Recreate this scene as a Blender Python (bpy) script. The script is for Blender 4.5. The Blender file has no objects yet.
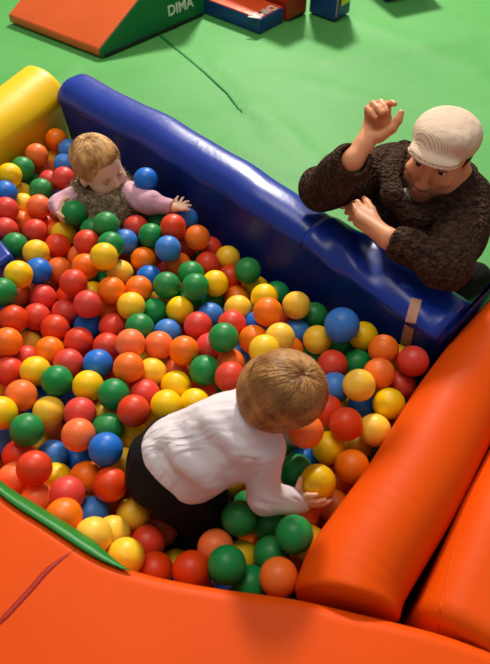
import bpy, bmesh, math, random
import numpy as np
from mathutils import Vector, Matrix
from mathutils.bvhtree import BVHTree
random.seed(7)
RNG = np.random.default_rng(11)
SC = bpy.context.scene
COL = SC.collection
V3 = lambda *a: np.array(a, dtype=float)

# ---------------------------------------------------------------- camera
FPX, PITCH, CAMZ = 630.0, math.radians(50.0), 1.72
_c, _s = math.cos(PITCH), math.sin(PITCH)
FW, UP, RT, EYE = V3(0, _c, -_s), V3(0, _s, _c), V3(1, 0, 0), V3(0, 0, CAMZ)
def ray(px, py): return FW + RT*(px-245)/FPX + UP*(332-py)/FPX
def onz(px, py, z):
    r = ray(px, py); return EYE + r*((z-CAMZ)/r[2])
def atd(px, py, d): return EYE + ray(px, py)*d
def unit(v): v = np.asarray(v, float); return v/np.linalg.norm(v)
cam = bpy.data.cameras.new('camera')
cam.sensor_fit = 'VERTICAL'; cam.sensor_height = 36.0; cam.lens = 36.0*FPX/664.0
cam.clip_start = 0.02; cam.clip_end = 60
co = bpy.data.objects.new('camera', cam); COL.objects.link(co)
co.location = EYE; co.rotation_euler = (math.radians(40.0), 0, 0)
SC.camera = co
cam.dof.use_dof = True; cam.dof.focus_distance = 1.9; cam.dof.aperture_fstop = 4.5

# ---------------------------------------------------------------- scene objects
def tag(o, label=None, cat=None, group=None, kind=None):
    if label: o['label'] = label
    if cat: o['category'] = cat
    if group: o['group'] = group
    if kind: o['kind'] = kind
    return o
def thing(name, label, cat, loc=(0, 0, 0), group=None, kind=None):
    o = bpy.data.objects.new(name, None); COL.objects.link(o)
    o.location = loc; o.empty_display_size = .05
    bpy.context.view_layer.update()
    return tag(o, label, cat, group, kind)
def mesh_obj(name, me, mat=None, parent=None, smooth=True):
    if mat is not None and not me.materials: me.materials.append(mat)
    if smooth: me.polygons.foreach_set('use_smooth', [True]*len(me.polygons))
    o = bpy.data.objects.new(name, me); COL.objects.link(o)
    if parent is not None:
        o.parent = parent
        o.matrix_parent_inverse = Matrix.Identity(4)
        w = Vector((0, 0, 0)); p = parent
        while p is not None: w += p.location; p = p.parent
        o.location = -w if False else (0, 0, 0)
        me.transform(Matrix.Translation(-w))
    me.update()
    return o
def from_bm(name, bm, mat=None, parent=None, smooth=True):
    bmesh.ops.recalc_face_normals(bm, faces=bm.faces)
    me = bpy.data.meshes.new(name); bm.to_mesh(me); bm.free()
    return mesh_obj(name, me, mat, parent, smooth)
def from_vf(name, v, f, mat=None, parent=None, smooth=True):
    me = bpy.data.meshes.new(name); me.from_pydata([tuple(map(float, q)) for q in v], [], [tuple(map(int, q)) for q in f])
    return mesh_obj(name, me, mat, parent, smooth)

# ---------------------------------------------------------------- materials
def srgb(r, g, b):
    f = lambda c: c/12.92 if c <= .04045 else ((c+.055)/1.055)**2.4
    return (f(r/255), f(g/255), f(b/255), 1)
class Mat:
    def __init__(s, name, col, rough=.5, spec=.5, **kw):
        s.m = bpy.data.materials.new(name); s.m.use_nodes = True
        s.nt = s.m.node_tree; s.b = s.nt.nodes['Principled BSDF']
        s.b.inputs['Base Color'].default_value = col
        s.b.inputs['Roughness'].default_value = rough
        s.b.inputs['Specular IOR Level'].default_value = spec
        for k, v in kw.items(): s.b.inputs[k.replace('_', ' ')].default_value = v
        s.tc = s.nt.nodes.new('ShaderNodeTexCoord')
    def n(s, t, **kw):
        x = s.nt.nodes.new(t)
        for k, v in kw.items():
            if k in x.inputs.keys(): x.inputs[k].default_value = v
            else: setattr(x, k, v)
        return x
    def l(s, a, ao, b, bi): s.nt.links.new(a.outputs[ao], b.inputs[bi])
    def coords(s, scale=(1, 1, 1), rot=(0, 0, 0)):
        mp = s.n('ShaderNodeMapping'); mp.inputs['Scale'].default_value = scale; mp.inputs['Rotation'].default_value = rot
        s.l(s.tc, 'Object', mp, 'Vector'); return mp
    def mottle(s, c1, c2, scale=6, detail=3, lo=.35, hi=.65, mscale=(1, 1, 1), rot=(0, 0, 0), distort=0.0):
        no = s.n('ShaderNodeTexNoise', Scale=scale, Detail=detail, Distortion=distort)
        mp = s.coords(mscale, rot); s.l(mp, 'Vector', no, 'Vector')
        r = s.n('ShaderNodeValToRGB'); e = r.color_ramp.elements
        e[0].position, e[1].position = lo, hi; e[0].color, e[1].color = c1, c2
        s.l(no, 'Fac', r, 'Fac'); s.l(r, 'Color', s.b, 'Base Color'); return s
    def bump(s, scale=20, strength=.2, dist=.01, detail=3, mscale=(1, 1, 1), rot=(0, 0, 0), distort=0.0, kind='noise'):
        if kind == 'voronoi': no = s.n('ShaderNodeTexVoronoi', Scale=scale); out = 'Distance'
        else: no = s.n('ShaderNodeTexNoise', Scale=scale, Detail=detail, Distortion=distort); out = 'Fac'
        mp = s.coords(mscale, rot); s.l(mp, 'Vector', no, 'Vector')
        bp = s.n('ShaderNodeBump', Strength=strength, Distance=dist)
        s.l(no, out, bp, 'Height')
        old = s.b.inputs['Normal']
        if old.is_linked: s.nt.links.new(old.links[0].from_node.outputs['Normal'], bp.inputs['Normal'])
        s.l(bp, 'Normal', s.b, 'Normal'); return s
    def attr(s, name='Col'):
        a = s.n('ShaderNodeVertexColor', layer_name=name); s.l(a, 'Color', s.b, 'Base Color'); return s

# ---------------------------------------------------------------- implicit surfaces -> one continuous mesh
class SDF:
    def __init__(s, lo, hi, h):
        s.lo = np.array(lo, float); s.h = h
        s.n = np.ceil((np.array(hi, float)-s.lo)/h).astype(int)+1
        s.a = np.full(s.n, 1.0, np.float32)
    def box(s, lo, hi):
        i0 = np.maximum(np.floor((lo-s.lo)/s.h).astype(int), 0); i1 = np.minimum(np.ceil((hi-s.lo)/s.h).astype(int)+1, s.n)
        if (i1 <= i0).any(): return None, None
        ax = [s.lo[k]+s.h*np.arange(i0[k], i1[k]) for k in range(3)]
        P = np.stack(np.meshgrid(*ax, indexing='ij'), -1)
        return tuple(slice(i0[k], i1[k]) for k in range(3)), P
    def put(s, sl, d, k, op):
        a = s.a[sl]
        if op == 'add':
            h = np.maximum(k-np.abs(a-d), 0)/k; s.a[sl] = np.minimum(a, d)-h*h*k*.25
        else:
            d = -d; h = np.maximum(k-np.abs(a-d), 0)/k; s.a[sl] = np.maximum(a, d)+h*h*k*.25
    def cap(s, p0, p1, r0, r1=None, k=.01, op='add'):
        r1 = r0 if r1 is None else r1
        p0, p1 = np.asarray(p0, float), np.asarray(p1, float); m = max(r0, r1)+2*k+3*s.h
        sl, P = s.box(np.minimum(p0, p1)-m, np.maximum(p0, p1)+m)
        if sl is None: return s
        ab = p1-p0; t = np.clip(((P-p0)@ab)/max(ab@ab, 1e-9), 0, 1)
        d = np.linalg.norm(P-p0-t[..., None]*ab, axis=-1)-(r0+(r1-r0)*t)
        s.put(sl, d.astype(np.float32), k, op); return s
    def chain(s, pts, rs, k=.01, op='add'):
        for i in range(len(pts)-1): s.cap(pts[i], pts[i+1], rs[i], rs[i+1], k, op)
        return s
    def ell(s, c, r, fr=np.eye(3), k=.01, op='add'):
        c = np.asarray(c, float); r = np.array(r, float); m = r.max()+2*k+3*s.h
        sl, P = s.box(c-m, c+m)
        if sl is None: return s
        q = (P-c)@fr.T; k0 = np.linalg.norm(q/r, axis=-1); k1 = np.linalg.norm(q/r**2, axis=-1)
        d = np.where(k1 > 1e-6, k0*(k0-1)/np.maximum(k1, 1e-6), -r.min())
        s.put(sl, d.astype(np.float32), k, op); return s
    def plane(s, p, nrm, k=.004):           # cut away the side the normal points to
        sl, P = s.box(s.lo, s.lo+s.h*s.n); d = (P-np.asarray(p))@unit(nrm)
        s.put(sl, -d.astype(np.float32), k, 'sub'); return s
    def wobble(s, amp, freq, seed=0):
        rg = np.random.default_rng(seed); sl, P = s.box(s.lo, s.lo+s.h*s.n); w = 0
        for i in range(7):
            d = unit(rg.normal(size=3))*freq*rg.uniform(.6, 1.7); w = w+np.sin(P@d+rg.uniform(0, 6.3)+1.5*np.sin(P@unit(rg.normal(size=3))*freq*.6))
        s.a += (amp*w/2.6).astype(np.float32); return s
    def field(s, fn):
        sl, P = s.box(s.lo, s.lo+s.h*s.n); s.a += fn(P).astype(np.float32); return s
    def mesh(s):                            # surface nets
        a = s.a; a[0] = a[-1] = 1; a[:, 0] = a[:, -1] = 1; a[:, :, 0] = a[:, :, -1] = 1
        ins = a < 0; c = np.zeros(np.array(a.shape)-1, np.int8)
        for i in (0, 1):
            for j in (0, 1):
                for k in (0, 1): c += ins[i:a.shape[0]-1+i, j:a.shape[1]-1+j, k:a.shape[2]-1+k]
        act = np.argwhere((c > 0) & (c < 8)); idx = np.full(c.shape, -1, np.int64)
        idx[tuple(act.T)] = np.arange(len(act))
        acc = np.zeros((len(act), 3)); cnt = np.zeros(len(act))
        corners = [(i, j, k) for i in (0, 1) for j in (0, 1) for k in (0, 1)]
        for p in corners:
            for ax in range(3):
                if p[ax]: continue
                q = list(p); q[ax] = 1
                A = a[tuple((act+p).T)]; Bv = a[tuple((act+q).T)]
                m = (A < 0) != (Bv < 0); t = np.where(m, A/np.where(m, A-Bv, 1), 0)
                pos = np.array(p, float)[None].repeat(len(act), 0); pos[:, ax] = t
                acc += pos*m[:, None]; cnt += m
        v = s.lo+s.h*(act+acc/np.maximum(cnt, 1)[:, None])
        F = []
        for ax in range(3):
            o = [(1, 2), (2, 0), (0, 1)][ax]
            A = np.take(ins, range(a.shape[ax]-1), ax); Bv = np.take(ins, range(1, a.shape[ax]), ax)
            for flip, m in ((False, A & ~Bv), (True, ~A & Bv)):
                e = np.argwhere(m); 
                if not len(e): continue
                def g(du, dv):
                    q = e.copy(); q[:, o[0]] -= du; q[:, o[1]] -= dv; return idx[tuple(q.T)]
                f = np.stack([g(1, 1), g(0, 1), g(0, 0), g(1, 0)], 1)
                F.append(f[:, ::-1] if flip else f)
        return v, np.concatenate(F)
def smooth_vf(v, f, it=2, lam=.5):
    e = np.concatenate([f[:, [0, 1]], f[:, [1, 2]], f[:, [2, 3]], f[:, [3, 0]]])
    for _ in range(it):
        s = np.zeros_like(v); n = np.zeros(len(v))
        np.add.at(s, e[:, 0], v[e[:, 1]]); np.add.at(n, e[:, 0], 1)
        np.add.at(s, e[:, 1], v[e[:, 0]]); np.add.at(n, e[:, 1], 1)
        v = v+lam*(s/np.maximum(n, 1)[:, None]-v)
    return v
def sdf_obj(name, s, mat, parent=None, it=2, colfn=None):
    v, f = s.mesh(); v = smooth_vf(v, f, it)
    me = bpy.data.meshes.new(name); me.vertices.add(len(v)); me.vertices.foreach_set('co', v.ravel().astype(np.float32))
    me.loops.add(f.size); me.loops.foreach_set('vertex_index', f.ravel().astype(np.int32))
    me.polygons.add(len(f)); me.polygons.foreach_set('loop_start', (np.arange(len(f))*4).astype(np.int32))
    me.update(calc_edges=True); me.validate()
    if colfn is not None:
        at = me.color_attributes.new('Col', 'FLOAT_COLOR', 'POINT')
        at.data.foreach_set('color', np.concatenate([colfn(v), np.ones((len(v), 1))], 1).ravel().astype(np.float32))
    return mesh_obj(name, me, mat, parent)
def frame(fwd, up):                         # rows: right(x), forward(y), up(z) of a head or hand
    f = unit(fwd); r = unit(np.cross(f, up)); return np.stack([r, f, np.cross(r, f)])

# ---------------------------------------------------------------- swept walls
def resample(pts, step):
    pts = np.array(pts, float); L = np.r_[0, np.cumsum(np.linalg.norm(np.diff(pts, axis=0), axis=1))]
    n = max(2, int(L[-1]/step)+1); t = np.linspace(0, L[-1], n)
    return np.stack([np.interp(t, L, pts[:, k]) for k in range(pts.shape[1])], 1)
def sweep(path, prof, endr=.03, disp=None):
    """path: (n,2) inner base line; prof: [(offset, z)] closed loop; the ends are rounded by shrinking the loop."""
    path = np.array(path, float); n = len(path); prof = np.array(prof, float); m = len(prof)
    d = np.gradient(path, axis=0); d /= np.linalg.norm(d, axis=1)[:, None]
    nr = np.stack([d[:, 1], -d[:, 0]], 1)
    L = np.r_[0, np.cumsum(np.linalg.norm(np.diff(path, axis=0), axis=1))]
    cen = np.array([(prof[:, 0].min()+prof[:, 0].max())/2, (prof[:, 1].min()+prof[:, 1].max())/2])
    V = []
    for i in range(n):
        e = min(L[i], L[-1]-L[i]); k = 0 if e >= endr else endr-math.sqrt(max(endr**2-(endr-e)**2, 0))
        half = np.maximum(np.abs(prof-cen), 1e-6)
        q = cen+np.sign(prof-cen)*np.maximum(half-k, half*.5)
        q[:, 1] = np.where(prof[:, 1] < .02, prof[:, 1], q[:, 1])
        for j in range(m):
            o, z = q[j]; p = np.array([path[i, 0]+nr[i, 0]*o, path[i, 1]+nr[i, 1]*o, z])
            if disp is not None: p = p+disp(p, np.array([nr[i, 0], nr[i, 1], 0]), o, z)
            V.append(p)
    F = [(i*m+j, i*m+(j+1) % m, (i+1)*m+(j+1) % m, (i+1)*m+j) for i in range(n-1) for j in range(m)]
    F += [tuple(range(m)), tuple((n-1)*m+j for j in range(m))[::-1]]
    bm = bmesh.new(); vs = [bm.verts.new(p) for p in V]
    for f in F: bm.faces.new([vs[k] for k in f])
    return bm
def wall_profile(th, top, r, bulge=.0, n=8, z0=0.0, r2=None):
    r2 = r if r2 is None else r2
    p = [(0, z0)]
    for z in np.linspace(z0+.06, top-r, 6): p.append((-bulge*math.sin(math.pi*(z-z0)/(top-z0)), z))
    for a in np.linspace(0, math.pi/2, n)[1:]: p.append((r-r*math.cos(a), top-r+r*math.sin(a)))
    for a in np.linspace(math.pi/2, 0, n): p.append((th-r2+r2*math.cos(a), top-r2+r2*math.sin(a)))
    for z in np.linspace(top-r2, z0, 6)[1:]: p.append((th, z))
    return p
def box_bm(quad, z0, z1, bev=.012, seg=3):
    """upright prism on a ground quad [(x,y)...]; z1 a number or one per corner"""
    bm = bmesh.new(); z1 = [z1]*len(quad) if not hasattr(z1, '__len__') else z1
    a = [bm.verts.new((q[0], q[1], z0)) for q in quad]; b = [bm.verts.new((q[0], q[1], z)) for q, z in zip(quad, z1)]
    bm.faces.new(a[::-1]); bm.faces.new(b)
    for i in range(len(quad)): j = (i+1) % len(quad); bm.faces.new((a[i], a[j], b[j], b[i]))
    bmesh.ops.recalc_face_normals(bm, faces=bm.faces)
    if bev: bmesh.ops.bevel(bm, geom=list(bm.edges), offset=bev, segments=seg, profile=.6, affect='EDGES', clamp_overlap=True)
    return bm
# ---------------------------------------------------------------- light
W = bpy.data.worlds.new('hall'); SC.world = W; W.use_nodes = True
bg = W.node_tree.nodes['Background']; bg.inputs['Color'].default_value = (1.0, .93, .84, 1); bg.inputs['Strength'].default_value = .23
def lamp(name, loc, target, size, power, col, size_y=None):
    L = bpy.data.lights.new(name, 'AREA'); L.energy = power; L.color = col; L.size = size
    if size_y: L.shape = 'RECTANGLE'; L.size_y = size_y
    o = bpy.data.objects.new(name, L); COL.objects.link(o); o.location = loc
    o.rotation_euler = (Vector(target)-Vector(loc)).to_track_quat('-Z', 'Y').to_euler(); return o
lamp('hall_lamp', (.5, 7.3, 4.5), (0, 1.0, .3), .6, 520, (1, .92, .80))
lamp('hall_lamp', (-.6, 2.3, 5.6), (-.2, 1.6, .3), 2.4, 120, (1, .93, .82))
lamp('hall_lamp', (1.2, 8.5, 6), (.2, 4, 0), 1.5, 60, (1, .95, .86))
SC.view_settings.view_transform = 'Standard'; SC.view_settings.look = 'None'
SC.view_settings.exposure = 0.14; SC.view_settings.gamma = 1.0; SC.view_settings.use_curve_mapping = False

# ---------------------------------------------------------------- materials of the setting
def vinyl(name, rgb, rough=.38, wr=.22, scale=5, spec=.45):
    c = np.array(srgb(*rgb)); c2 = c.copy(); c2[:3] *= .9
    return Mat(name, tuple(c), rough, spec).mottle(tuple(c2), tuple(c), 3, 3, .3, .7).bump(scale, wr, .02, 3, distort=.6).bump(scale*9, wr*.25, .004, 2).m
M_GREEN = Mat('green_tarpaulin', srgb(90, 168, 86), .58, .28).mottle(srgb(68, 146, 68), srgb(88, 163, 86), 1.1, 4, .28, .72).bump(2.2, .18, .04, 3, (1, 2.2, 1), (0, 0, .6), .4).bump(14, .10, .01, 3, distort=1).m
M_GREENSEAM = vinyl('green_seam', (22, 130, 60), .5)
M_BLUE = vinyl('blue_vinyl', (19, 53, 158), .33, .16, 6, .45)
M_YELLOW = vinyl('yellow_vinyl', (250, 205, 10), .4, .12)
M_ORANGE = vinyl('orange_vinyl', (228, 80, 4), .5, .10, 4, .12)
M_ORANGE2 = vinyl('orange_ramp_vinyl', (232, 100, 42), .35, .25, 5)
M_DKRED = vinyl('dark_red_seam', (168, 30, 14), .5)
M_TRIM = vinyl('green_trim_vinyl', (18, 128, 40), .45)
M_RAMPG = vinyl('dark_green_vinyl', (10, 112, 62), .4)
M_PADO = vinyl('orange_red_vinyl', (236, 88, 44), .4)
M_PADB = vinyl('deep_blue_vinyl', (18, 62, 130), .4)
M_REDB = vinyl('red_vinyl', (176, 52, 22), .4)
M_YPATCH = vinyl('yellow_patch_vinyl', (222, 212, 30), .4)
M_WHITE = Mat('white_print', srgb(238, 236, 226), .6, .3).m
M_STRAP = Mat('fawn_strap', srgb(196, 150, 128), .7, .2).bump(120, .2, .002).m
M_DARK = Mat('dark_base', srgb(30, 40, 38), .6, .3).m

# ---------------------------------------------------------------- floor: one wrinkled tarpaulin
ridges = [((245, 105), (330, 168), .010, .022), ((262, 130), (330, 185), .008, .02), ((215, 60), (300, 140), .006, .03), ((0, 118), (75, 66), .006, .02),
          ((330, 60), (470, 40), .006, .05), ((360, 20), (480, 70), .007, .05), ((230, 140), (290, 172), .008, .02), ((300, 80), (380, 100), .004, .03)]
xs = np.arange(-4.6, 4.61, .04); ys = np.arange(-1.4, 8.01, .04)
gx, gy = np.meshgrid(xs, ys, indexing='ij'); gz = np.zeros_like(gx); rz = np.zeros_like(gx)
for a, b, hgt, wd in ridges:
    A, Bq = onz(*a, 0)[:2], onz(*b, 0)[:2]; ab = Bq-A; px, py = gx-A[0], gy-A[1]
    t = (px*ab[0]+py*ab[1])/(ab@ab); tc = np.clip(t, 0, 1); dx, dy = px-tc*ab[0], py-tc*ab[1]
    wob = .03*np.sin(7*t)*0; rz += 1.6*hgt*np.exp(-(dx**2+dy**2)/(2*wd**2))
for i in range(14):
    dr = RNG.normal(size=2); dr /= np.linalg.norm(dr); fq = RNG.uniform(3, 12)
    gz += .010/fq*np.sin(fq*(gx*dr[0]+gy*dr[1])+1.4*np.sin(1.7*(gx*dr[1]-gy*dr[0])+i)+RNG.uniform(0, 6))
gz -= np.percentile(gz, 97); gz = np.minimum(gz, 0)*.6+rz
nx, ny = gx.shape; idx = np.arange(nx*ny).reshape(nx, ny)
fq = np.stack([idx[:-1, :-1], idx[1:, :-1], idx[1:, 1:], idx[:-1, 1:]], -1).reshape(-1, 4)
floor = from_vf('floor', np.stack([gx, gy, gz], -1).reshape(-1, 3), fq, M_GREEN); tag(floor, kind='structure')
tag(floor, 'bright green wrinkled vinyl tarpaulin covering the hall floor')
pts = resample([onz(158, 33, 0)[:2], onz(205, 72, 0)[:2], onz(228, 93, 0)[:2], onz(242, 112, 0)[:2]], .05)
bm = sweep(pts, [(-.008, -.002), (-.006, .001), (0, .002), (.006, .001), (.008, -.002)], .01)
tag(from_bm('trim_1', bm, M_GREENSEAM), 'dark green raised seam running across the green floor', kind='structure')

# ---------------------------------------------------------------- the pit's padded walls
def sagfn(seed, amp, fr):
    rg = np.random.default_rng(seed); ph = rg.uniform(0, 6, 6)
    def fn(p, n, o, z):
        s = p[0]*.7-p[1]*.7; k = min(z/.2, 1)
        w = math.sin(fr*s+ph[0])+.6*math.sin(fr*2.3*s+ph[1]+5*z)+.4*math.sin(fr*4.1*s+ph[2]-7*z)
        return n*amp*w*k+np.array([0, 0, .5*amp*math.sin(fr*1.7*s+ph[3])*k])
    return fn
PITNAME = 'pit_wall'
blue_in = [(.485, .987), (-.688, 2.094)]
def blue_disp(p, n, o, z):
    s = (p[0]+.70)/1.14; d = sagfn(3, .004, 8)(p, n, o, z)
    top = max(0, (z-.42)/.16)
    g = 1/(1+math.exp(-(s-.80)/.06))                       # pressed down where the man leans
    return d+np.array([0, 0, -.042*g*top])+n*(.02*math.sin(math.pi*min(max(s, 0), 1)))*min(z/.3, 1)+np.array([0, 0, .004*math.sin(60*s+20*o)*top*g])
t = thing(PITNAME, 'long dark blue padded pit wall the man in the cap leans on', 'pit wall', (*np.mean(blue_in, 0), 0), group='padded walls of the ball pit')
from_bm('cushion', sweep(resample(blue_in, .025), wall_profile(.165, .585, .07, -.022), .014, blue_disp), M_BLUE, t)
# sleeve flap on top of the right-hand end, under the man's arms
fl = resample([(.475, .997), (.145, 1.308)], .02)
def flap_disp(p, n, o, z):
    s = (p[0]+.70)/1.14
    return blue_disp(p, n, o, z)+np.array([0, 0, .004*math.sin(45*s+30*o)+.003*math.sin(83*s)])
inner = wall_profile(.165, .585, .07, .012)
fp = [q for q in inner if q[1] > .515]
out_ = [(o+(-.012 if o < .08 else .006), z+(.009 if z > .54 else 0)) for o, z in fp]
flprof = out_+[(o+(.002 if o < .08 else -.002), z-.001) for o, z in fp[::-1]]
from_bm('cover_flap', sweep(resample([(.479, .993), (.145, 1.3082)], .02), flprof, .004, flap_disp), M_BLUE, t)
# fawn strap on the inner face
bv_, bf_ = [], []
for ch in t.children:
    o_ = len(bv_); bv_ += [v.co+Vector(t.location) for v in ch.data.vertices]; bf_ += [tuple(k+o_ for k in p.vertices) for p in ch.data.polygons]
BLUE_TREE = BVHTree.FromPolygons(bv_, bf_)
rows = []
for k in np.linspace(0, 1, 9):
    row = []
    for side in (0, 1):
        px, py = ((411.5, 298), (421.5, 301))[side] if k == 0 else (np.array((411.5, 298))*(1-k)+np.array((397, 358))*k, np.array((421.5, 301))*(1-k)+np.array((407, 360))*k)[side]
        hit = BLUE_TREE.ray_cast(Vector(EYE), Vector(unit(ray(px, py))))
        if hit[0] is None: row.append(row[-1] if row else rows[-1][side]); continue
        row.append((np.array(hit[0]), np.array(hit[1]) if hit[1].dot(Vector(-FW)) > 0 else -np.array(hit[1])))
    rows.append(row)
bm = bmesh.new(); top, bot = [], []
for row in rows:
    top.append([bm.verts.new(p+n*.0035) for p, n in row]); bot.append([bm.verts.new(p-n*.004) for p, n in row])
for a, b, c, d in zip(top[:-1], top[1:], bot[:-1], bot[1:]):
    bm.faces.new((a[0], a[1], b[1], b[0])); bm.faces.new((c[0], d[0], d[1], c[1])); bm.faces.new((a[0], b[0], d[0], c[0])); bm.faces.new((a[1], c[1], d[1], b[1]))
bm.faces.new((top[0][0], bot[0][0], bot[0][1], top[0][1])); bm.faces.new((top[-1][0], top[-1][1], bot[-1][1], bot[-1][0]))
tag(from_bm('strap', bm, M_STRAP, t, False), 'fawn strap on the inner face')

t = thing(PITNAME, 'yellow padded pit wall at the far left corner', 'pit wall', (-.8, 1.9, 0), group='padded walls of the ball pit')
ypath = resample([(-.643, 2.170), (-.742, 1.955), (-.892, 1.66)], .02)
from_bm('cushion', sweep(ypath, wall_profile(.19, .59, .115, -.03, r2=.06), .02, sagfn(5, .004, 9)), M_YELLOW, t)
t = thing(PITNAME, 'short blue pit wall outside the far end of the orange roll', 'pit wall', (.62, 1.22, 0), group='padded walls of the ball pit')
from_bm('cushion', box_bm([(.5075, .999), (.608, 1.106), (.80, 1.345), (.84, 1.345), (.703, 1.228), (.613, 1.126), (.531, 1.030)], 0, .535, .012, 4), M_BLUE, t)

t = thing(PITNAME, 'blue padded pit wall closing the left side, between the yellow and orange walls', 'pit wall', (-.8, 1.1, 0), group='padded walls of the ball pit')
from_bm('cushion', sweep(resample([(-.935, 1.60), (-.735, .72)], .03), wall_profile(.16, .50, .07), .03, sagfn(9, .003, 9)), M_BLUE, t)

BLOCK = [(-.672, 1.345), (-.765, 1.46), (-.858, 1.345), (-.765, 1.22)]
t = thing('padded_block', 'blue padded block corner poking up between balls at the left edge', 'padded block', (-.735, 1.3, 0))
from_bm('cushion', box_bm(BLOCK, 0.0, .47, .015), M_BLUE, t)

# front wall
fin = [(-.80, .86), (-.655, .735), (-.505, .59), (-.365, .492), (-.22, .418), (-.085, .396), (.10, .370), (.29, .336), (.62, .22), (.95, .12)]
fr = resample(fin, .02); k = np.ones(9)/9
pad = np.pad(fr, ((4, 4), (0, 0)), 'edge'); fr = np.stack([np.convolve(pad[:, i], k, 'valid') for i in (0, 1)], 1)
t = thing(PITNAME, 'broad orange front pit wall with green trim nearest the camera', 'pit wall', (0, .2, 0), group='padded walls of the ball pit')
from_bm('cushion', sweep(fr, wall_profile(.46, .528, .032, r2=.07), .04, sagfn(12, .003, 7)), M_ORANGE, t)
gpath = np.array([q for q in fr if q[0] < -.195])
_sg = sagfn(12, .003, 7)
def trim_disp(p, n, o, z):                  # the band narrows towards both ends
    kk = min(1, max(.12, (-.195-p[0])/.10))*min(1, max(.3, (p[0]+.66)/.22))
    return _sg(p, n, o, z)+n*(o-.012)*(kk-1)+np.array([0, 0, (z-.531)*(kk-1)])
bm = sweep(gpath, [(-.022, .490), (-.022, .496), (-.006, .521), (.010, .5325), (.010, .525), (-.002, .514)], .012, trim_disp)
tag(from_bm('edge_trim', bm, M_TRIM, t), 'dark green trim along the inner edge')
def surf_line(thing_, pix, r):              # a low welt lying on the cushion's surface
    cu = next(c for c in thing_.children if c.name.startswith('cushion')); tr_ = BVHTree.FromPolygons([v.co+Vector(thing_.location) for v in cu.data.vertices], [tuple(p.vertices) for p in cu.data.polygons])
    pix = np.array(pix, float); tt = np.linspace(0, len(pix)-1, 40); P, N = [], []
    for q_ in tt:
        i = min(int(q_), len(pix)-2); f_ = q_-i; p_ = [pix[max(i-1, 0)], pix[i], pix[i+1], pix[min(i+2, len(pix)-1)]]
        c_ = .5*(2*p_[1]+(p_[2]-p_[0])*f_+(2*p_[0]-5*p_[1]+4*p_[2]-p_[3])*f_*f_+(3*p_[1]-p_[0]-3*p_[2]+p_[3])*f_**3)
        h_ = tr_.ray_cast(Vector(EYE), Vector(unit(ray(*c_))))
        if h_[0] is not None: P.append(np.array(h_[0])); N.append(np.array(h_[1]) if h_[1].dot(Vector(FW)) < 0 else -np.array(h_[1]))
    bm = bmesh.new(); R_ = []
    for i in range(len(P)):
        d_ = unit(P[min(i+1, len(P)-1)]-P[max(i-1, 0)]); s_ = np.cross(d_, N[i]); w_ = r*max(.15, min(1, 4*min(i, len(P)-1-i)/len(P)))
        R_.append([bm.verts.new(P[i]+s_*w_*math.cos(a)+N[i]*w_*.4*math.sin(a)) for a in np.linspace(0, 2*math.pi, 9)[:-1]])
    for a, b in zip(R_[:-1], R_[1:]):
        for j in range(8): bm.faces.new((a[j], a[(j+1) % 8], b[(j+1) % 8], b[j]))
    bm.faces.new(R_[0]); bm.faces.new(R_[-1]); return bm
tag(from_bm('seam', surf_line(t, [(-12, 634), (5, 617), (30, 590), (50, 568), (76, 549)], .006), M_DKRED, t), 'dark red curved seam')

t = thing('padded_roll', 'long orange padded roll slanting along the right side of the pit', 'padded roll', (.4, .8, 0), group='padded walls of the ball pit')
rin = resample([(.093, .3835), (.099, .416), (.118, .472), (.184, .556), (.280, .678), (.402, .866), (.535, 1.035), (.715, 1.225)], .015)
pad = np.pad(rin, ((4, 4), (0, 0)), 'edge'); rin = np.stack([np.convolve(pad[:, i], k, 'valid') for i in (0, 1)], 1)
def roll_profile(w=.208, top=.555, neck=.035):
    r = w/2; p = [(neck, 0), (neck, .12), (neck, .25)]
    for a in np.linspace(-2.45, -2.45-3.82+.0, 34)[::-1][::-1]: p.append((r+r*math.cos(a), top-r+r*math.sin(a)))
    return p+[(w-neck, .25), (w-neck, .12), (w-neck, 0)]
def roll_disp(p, n, o, z):
    s = p[0]*.55+p[1]*.83; d = sagfn(14, .003, 9)(p, n, o, z)
    g = math.exp(-((s-.58)/.10)**2)*max(0, (z-.4)/.15)
    return d+np.array([0, 0, .0018*math.sin(s*230)*g])
from_bm('cushion', sweep(rin, roll_profile(), .004, roll_disp), M_ORANGE, t)

t = thing(PITNAME, 'orange padded wall behind the roll in the bottom right corner', 'pit wall', (.75, .7, 0), group='padded walls of the ball pit')
qin = resample([(.318, .350), (.372, .440), (.462, .590), (.548, .712), (.69, .900), (.95, 1.215)], .02)
from_bm('cushion', sweep(qin, wall_profile(.42, .535, .08), .015, sagfn(16, .004, 8)), M_ORANGE, t)
from_bm('seam', surf_line(t, [(438, 640), (440, 610), (448, 575), (462, 520)], .003), M_ORANGE, t)

# ---------------------------------------------------------------- soft play blocks across the hall
def text_mesh(body, size, depth=.002):
    cu = bpy.data.curves.new('lettering', 'FONT'); cu.body = body; cu.size = size; cu.extrude = depth; cu.align_x = 'CENTER'; cu.align_y = 'CENTER'; cu.offset = size*.012
    o = bpy.data.objects.new('lettering', cu); COL.objects.link(o); bpy.context.view_layer.update()
    me = bpy.data.meshes.new_from_object(o.evaluated_get(bpy.context.evaluated_depsgraph_get())); bpy.data.objects.remove(o); return me
def lettering(body, size, centre, xdir, ydir, parent):
    me = text_mesh(body, size); x, y = unit(xdir), np.asarray(ydir, float); y = unit(y-x*(y@x)); z = np.cross(x, y)
    m = Matrix(((x[0], y[0], z[0], centre[0]), (x[1], y[1], z[1], centre[1]), (x[2], y[2], z[2], centre[2]), (0, 0, 0, 1)))
    me.transform(m); me.materials.clear(); return mesh_obj('lettering', me, M_WHITE, parent, False)
P0, P1 = onz(10, 23, 0)[:2], onz(100, 58, 0)[:2]; P2 = onz(204, 13.5, 0)[:2]
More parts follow.
